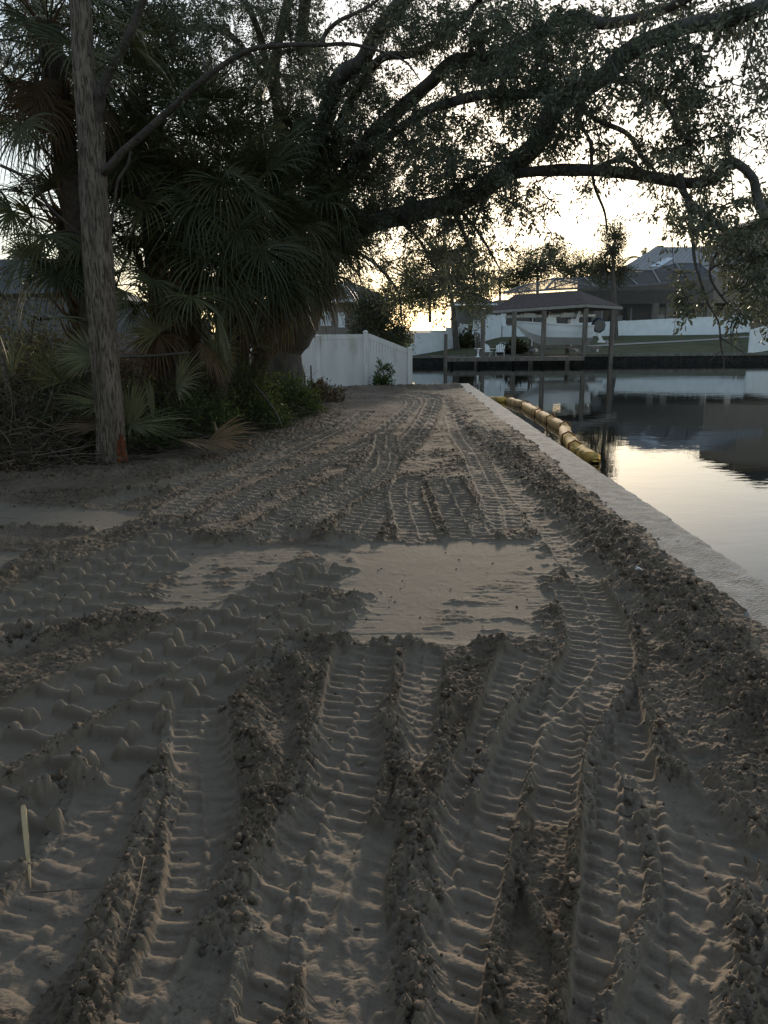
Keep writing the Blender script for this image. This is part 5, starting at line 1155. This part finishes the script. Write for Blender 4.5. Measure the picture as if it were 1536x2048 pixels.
# unseen house and trees, added to block sky and shade the ridges' near sides
t = empty('house', (0, -16, 0), 'unseen long low grey house added behind the viewer to block the sky', 'house')
m_ = MB(); m_.box((-22, -24, -.12), (6, -15, 3.2)); m_.build('wall', M_STUCCO2, t)
m_ = MB(); m_.add([(-23, -25, 3.2), (7, -25, 3.2), (7, -14, 3.2), (-23, -14, 3.2), (-18, -19.5, 6.2), (2, -19.5, 6.2)], [(0, 1, 5, 4), (1, 2, 5), (2, 3, 4, 5), (3, 0, 4), (3, 2, 1, 0)]); m_.build('roof', M_ROOFDARK, t)
for i, (x, y, h_, r_) in enumerate(((-7, -7, 6.5, 3.6), (-1.5, -9, 7.5, 3.8), (3.5, -12, 7, 3.4), (-9, 1, 6.5, 3.2), (-12, 8, 7, 3.6))):
    b = np.array([x, y, -.1]); t = empty('sky_block_tree', b, ('unseen leafy tree added behind the viewer to block the sky, ' + ('nearest the house', 'between the other two', 'nearest the canal')[i]) if i < 3 else ('unseen leafy tree added left of the view to block the sky, ' + ('nearer' if i == 3 else 'farther') + ' one'), 'tree', 'unseen trees added to block the sky')
    bark_tube('trunk', np.array([b, b+[.2, .1, h_*.5], b+[0, 0, h_]]), [.3, .22, .12], M_BARK2, t, 10, .1, 6)
    k = 330; u = unit(RNG.normal(size=(k, 3)))*RNG.uniform(.2, 1, (k, 1))**.5; P = b+np.array([0, 0, h_*.72])+u*np.array([r_, r_, h_*.5]); A = np.repeat((b+np.array([0, 0, h_*.6]))[None], k, 0)
    link_mesh('branches', sticks_mesh('branches', A, (A+P)/2+RNG.normal(size=P.shape)*.2, P, .03, .008, 4), M_BARK2, t)
    idx = np.repeat(np.arange(k), 34); link_mesh('foliage', leaf_mesh('foliage', P[idx]+RNG.normal(size=(len(idx), 3))*.35, RNG.normal(size=(len(idx), 3)), RNG.uniform(.12, .2, len(idx)), RNG.uniform(.06, .09, len(idx))), L_OAK, t)
# ------------------------------------------------------------------ loose clods, twigs and chips on the sand
def ico():
    p = (1+5**.5)/2; v = np.array([(-1, p, 0), (1, p, 0), (-1, -p, 0), (1, -p, 0), (0, -1, p), (0, 1, p), (0, -1, -p), (0, 1, -p), (p, 0, -1), (p, 0, 1), (-p, 0, -1), (-p, 0, 1)])/math.sqrt(1+p*p)
    f = [(0, 11, 5), (0, 5, 1), (0, 1, 7), (0, 7, 10), (0, 10, 11), (1, 5, 9), (5, 11, 4), (11, 10, 2), (10, 7, 6), (7, 1, 8), (3, 9, 4), (3, 4, 2), (3, 2, 6), (3, 6, 8), (3, 8, 9), (4, 9, 5), (2, 4, 11), (6, 2, 10), (8, 6, 7), (9, 8, 1)]
    V = list(map(tuple, v)); mid = {}; F2 = []
    def m_(a, b):
        k = (min(a, b), max(a, b))
        if k not in mid: q = np.array(V[a])+np.array(V[b]); q /= np.linalg.norm(q); V.append(tuple(q)); mid[k] = len(V)-1
        return mid[k]
    for a, b, c in f:
        ab, bc, ca = m_(a, b), m_(b, c), m_(c, a); F2 += [(a, ab, ca), (b, bc, ab), (c, ca, bc), (ab, bc, ca)]
    return np.array(V), np.array(F2)
IV, IF = ico()
N0 = 90000; yy = 1.35+RNG.random(N0)**1.6*10; xx = RNG.uniform(-1, 1, N0)*(.6*yy+.5); ok = xx < wall_in(yy)-.02; xx = xx[ok]; yy = yy[ok]
gh, grf, gt, gk, gl_, _g = ground_height(xx, yy); pr = np.clip(grf-.35, 0, 1)**1.5*(1-.8*gk)+.012; sel = RNG.random(len(xx)) < pr*.5; xx, yy, gh, grf = xx[sel], yy[sel], gh[sel], grf[sel]
nC = len(xx); sz = .0018+.0085*RNG.random(nC)**6*(.4+grf)+.0006*yy; dv = RNG.normal(size=(nC, 1, 3))
P = IV[None]*(1+.28*np.sin(IV[None]@RNG.normal(size=(3, 1))*3+RNG.uniform(0, 6, (nC, 1, 1))))*(1+.26*RNG.normal(size=(nC, len(IV), 1)))
P = P*sz[:, None, None]*RNG.uniform(.65, 1.25, (nC, 1, 3)); an = RNG.uniform(0, 6.28, nC); ca, sa = np.cos(an)[:, None], np.sin(an)[:, None]
P = np.stack([P[..., 0]*ca-P[..., 1]*sa, P[..., 0]*sa+P[..., 1]*ca, P[..., 2]], -1)+np.stack([xx, yy, gh+sz*.35], 1)[:, None]
Fc = (IF[None]+np.arange(nC)[:, None, None]*len(IV)).reshape(-1, 3)
print('clods', nC)
M_CLOD = mat('soil_crumbs', (.160, .122, .088), (.09, .069, .05), 30, rough=.95, bump=.6, bscale=200, bdist=.003)
tag(link_mesh('soil_crumbs', np_mesh('soil_crumbs', P.reshape(-1, 3), Fc, False), M_CLOD), 'loose crumbs of soil scattered along the track ridges', 'soil', kind='stuff')
yy = 1.4+RNG.random(520)**1.5*16; xx = RNG.uniform(-1, 1, 520)*(.6*yy+.5); ok = xx < wall_in(yy)+.4; xx, yy = xx[ok], yy[ok]; zq = hz(xx, yy)+.006; zq = np.where(xx > wall_in(yy), .055, zq)
tag(link_mesh('plant_scraps', leaf_mesh('plant_scraps', np.stack([xx, yy, zq], 1), RNG.normal(size=(len(xx), 3))*np.array([1, 1, .15]), RNG.uniform(.012, .045, len(xx)), RNG.uniform(.002, .014, len(xx)), np.array([0, 0, 1.])+RNG.normal(size=(len(xx), 3))*.4), L_LITTER), 'small dry leaf and root scraps scattered over the sand', 'debris', kind='stuff')
# pale splinter at the lower left
a, b = G(50, 1640), G(61, 1775); t_ = MB(); za = h_at(a[0], a[1])+.03; zb = h_at(b[0], b[1])+.012
d = unit(b-a); s_ = np.array([d[1], -d[0], 0]); V = []
for u, w in ((0, .007), (.05, .0095), (.4, .0090), (.75, .0055), (.95, .002), (1, .0006)):
    c = a+(b-a)*u; z = za+(zb-za)*u; V += [c[:2].tolist()+[z], (c+s_*w)[:2].tolist()+[z+.001], (c+s_*w*.8)[:2].tolist()+[z+.006], (c-s_*w*.8)[:2].tolist()+[z+.007], (c-s_*w)[:2].tolist()+[z+.001]]
t_.add(V, [(i*5+j, i*5+(j+1) % 5, (i+1)*5+(j+1) % 5, (i+1)*5+j) for i in range(5) for j in range(5)]+[(0, 1, 2, 3, 4)])
tag(t_.build('wood_splinter', mat('pale_split_wood', (.60, .44, .24), (.46, .33, .17), 30, rough=.7, stretch=(1, .1, 1))), 'pale yellow wood splinter lying at the lower left of the sand', 'splinter')
def ground_twig(pts, r, label, m_=M_TWIG):
    P = gl(pts); zz_ = hz(P[:, 0], P[:, 1])+.008; c = catmull(np.c_[P, zz_], 6); s = MB(); s.tube(c, np.linspace(r, r*.4, len(c)), 5, rough=.15); o = s.build('twig', m_, smooth=True); tag(o, label, 'twig')
ground_twig([(1232, 1623), (1255, 1632), (1275, 1650), (1290, 1668)], .0025, 'dark forked twig lying across the right hand track lumps')
ground_twig([(1085, 1797), (1110, 1803), (1138, 1817)], .0018, 'short dark twig between the two right hand tracks, low in the photo')
ground_twig([(285, 1212), (300, 1225), (318, 1238)], .004, 'short dark twig beside the wide lugged track on the left')
ground_twig([(60, 1778), (120, 1776), (200, 1774)], .002, 'thin straw lying beside the pale splinter')
ground_twig([(290, 1730), (275, 1810), (245, 1920)], .0022, 'thin tan straw along the crumbled ridge at the lower left', mat('straw', (.30, .23, .14), (.22, .17, .1), 8, rough=.8))
ground_twig([(605, 1998), (630, 2003), (648, 2010)], .0015, 'small pale straw at the bottom of the middle track')
a = G(1275, 1165); s = MB(); z = h_at(a[0], a[1]); s.prism([(a[0]-.025, 0, z), (a[0]+.02, 0, z-.004), (a[0]+.024, 0, z+.012), (a[0]-.012, 0, z+.03)], (0, a[1]-.012, 0), (0, a[1]+.012, 0))
tag(s.build('shell_chip', M_WHITEP), 'white shell chip on the dark crumbly soil near the seawall', 'shell')
LVS = [((1190, 1968), 'curled'), ((898 , 1985), 'flat')]
for (px, py), lb, in (((1218, 1985), 'small curled brown leaf near the right hand lumps at the bottom'), ((720, 1520), 'small round brown leaf in the middle track'), ((968, 1880), 'pale torn leaf at the bottom centre of the sand')):
    a = G(px, py); z = h_at(a[0], a[1])+.01; me = leaf_mesh('fallen_leaf', np.array([[a[0]-.015, a[1], z]]), np.array([[1., .4, .15]]), np.array([.034]), np.array([.02]), np.array([[0, -.3, 1.]])); tag(link_mesh('fallen_leaf', me, L_LITTER), lb, 'leaf')
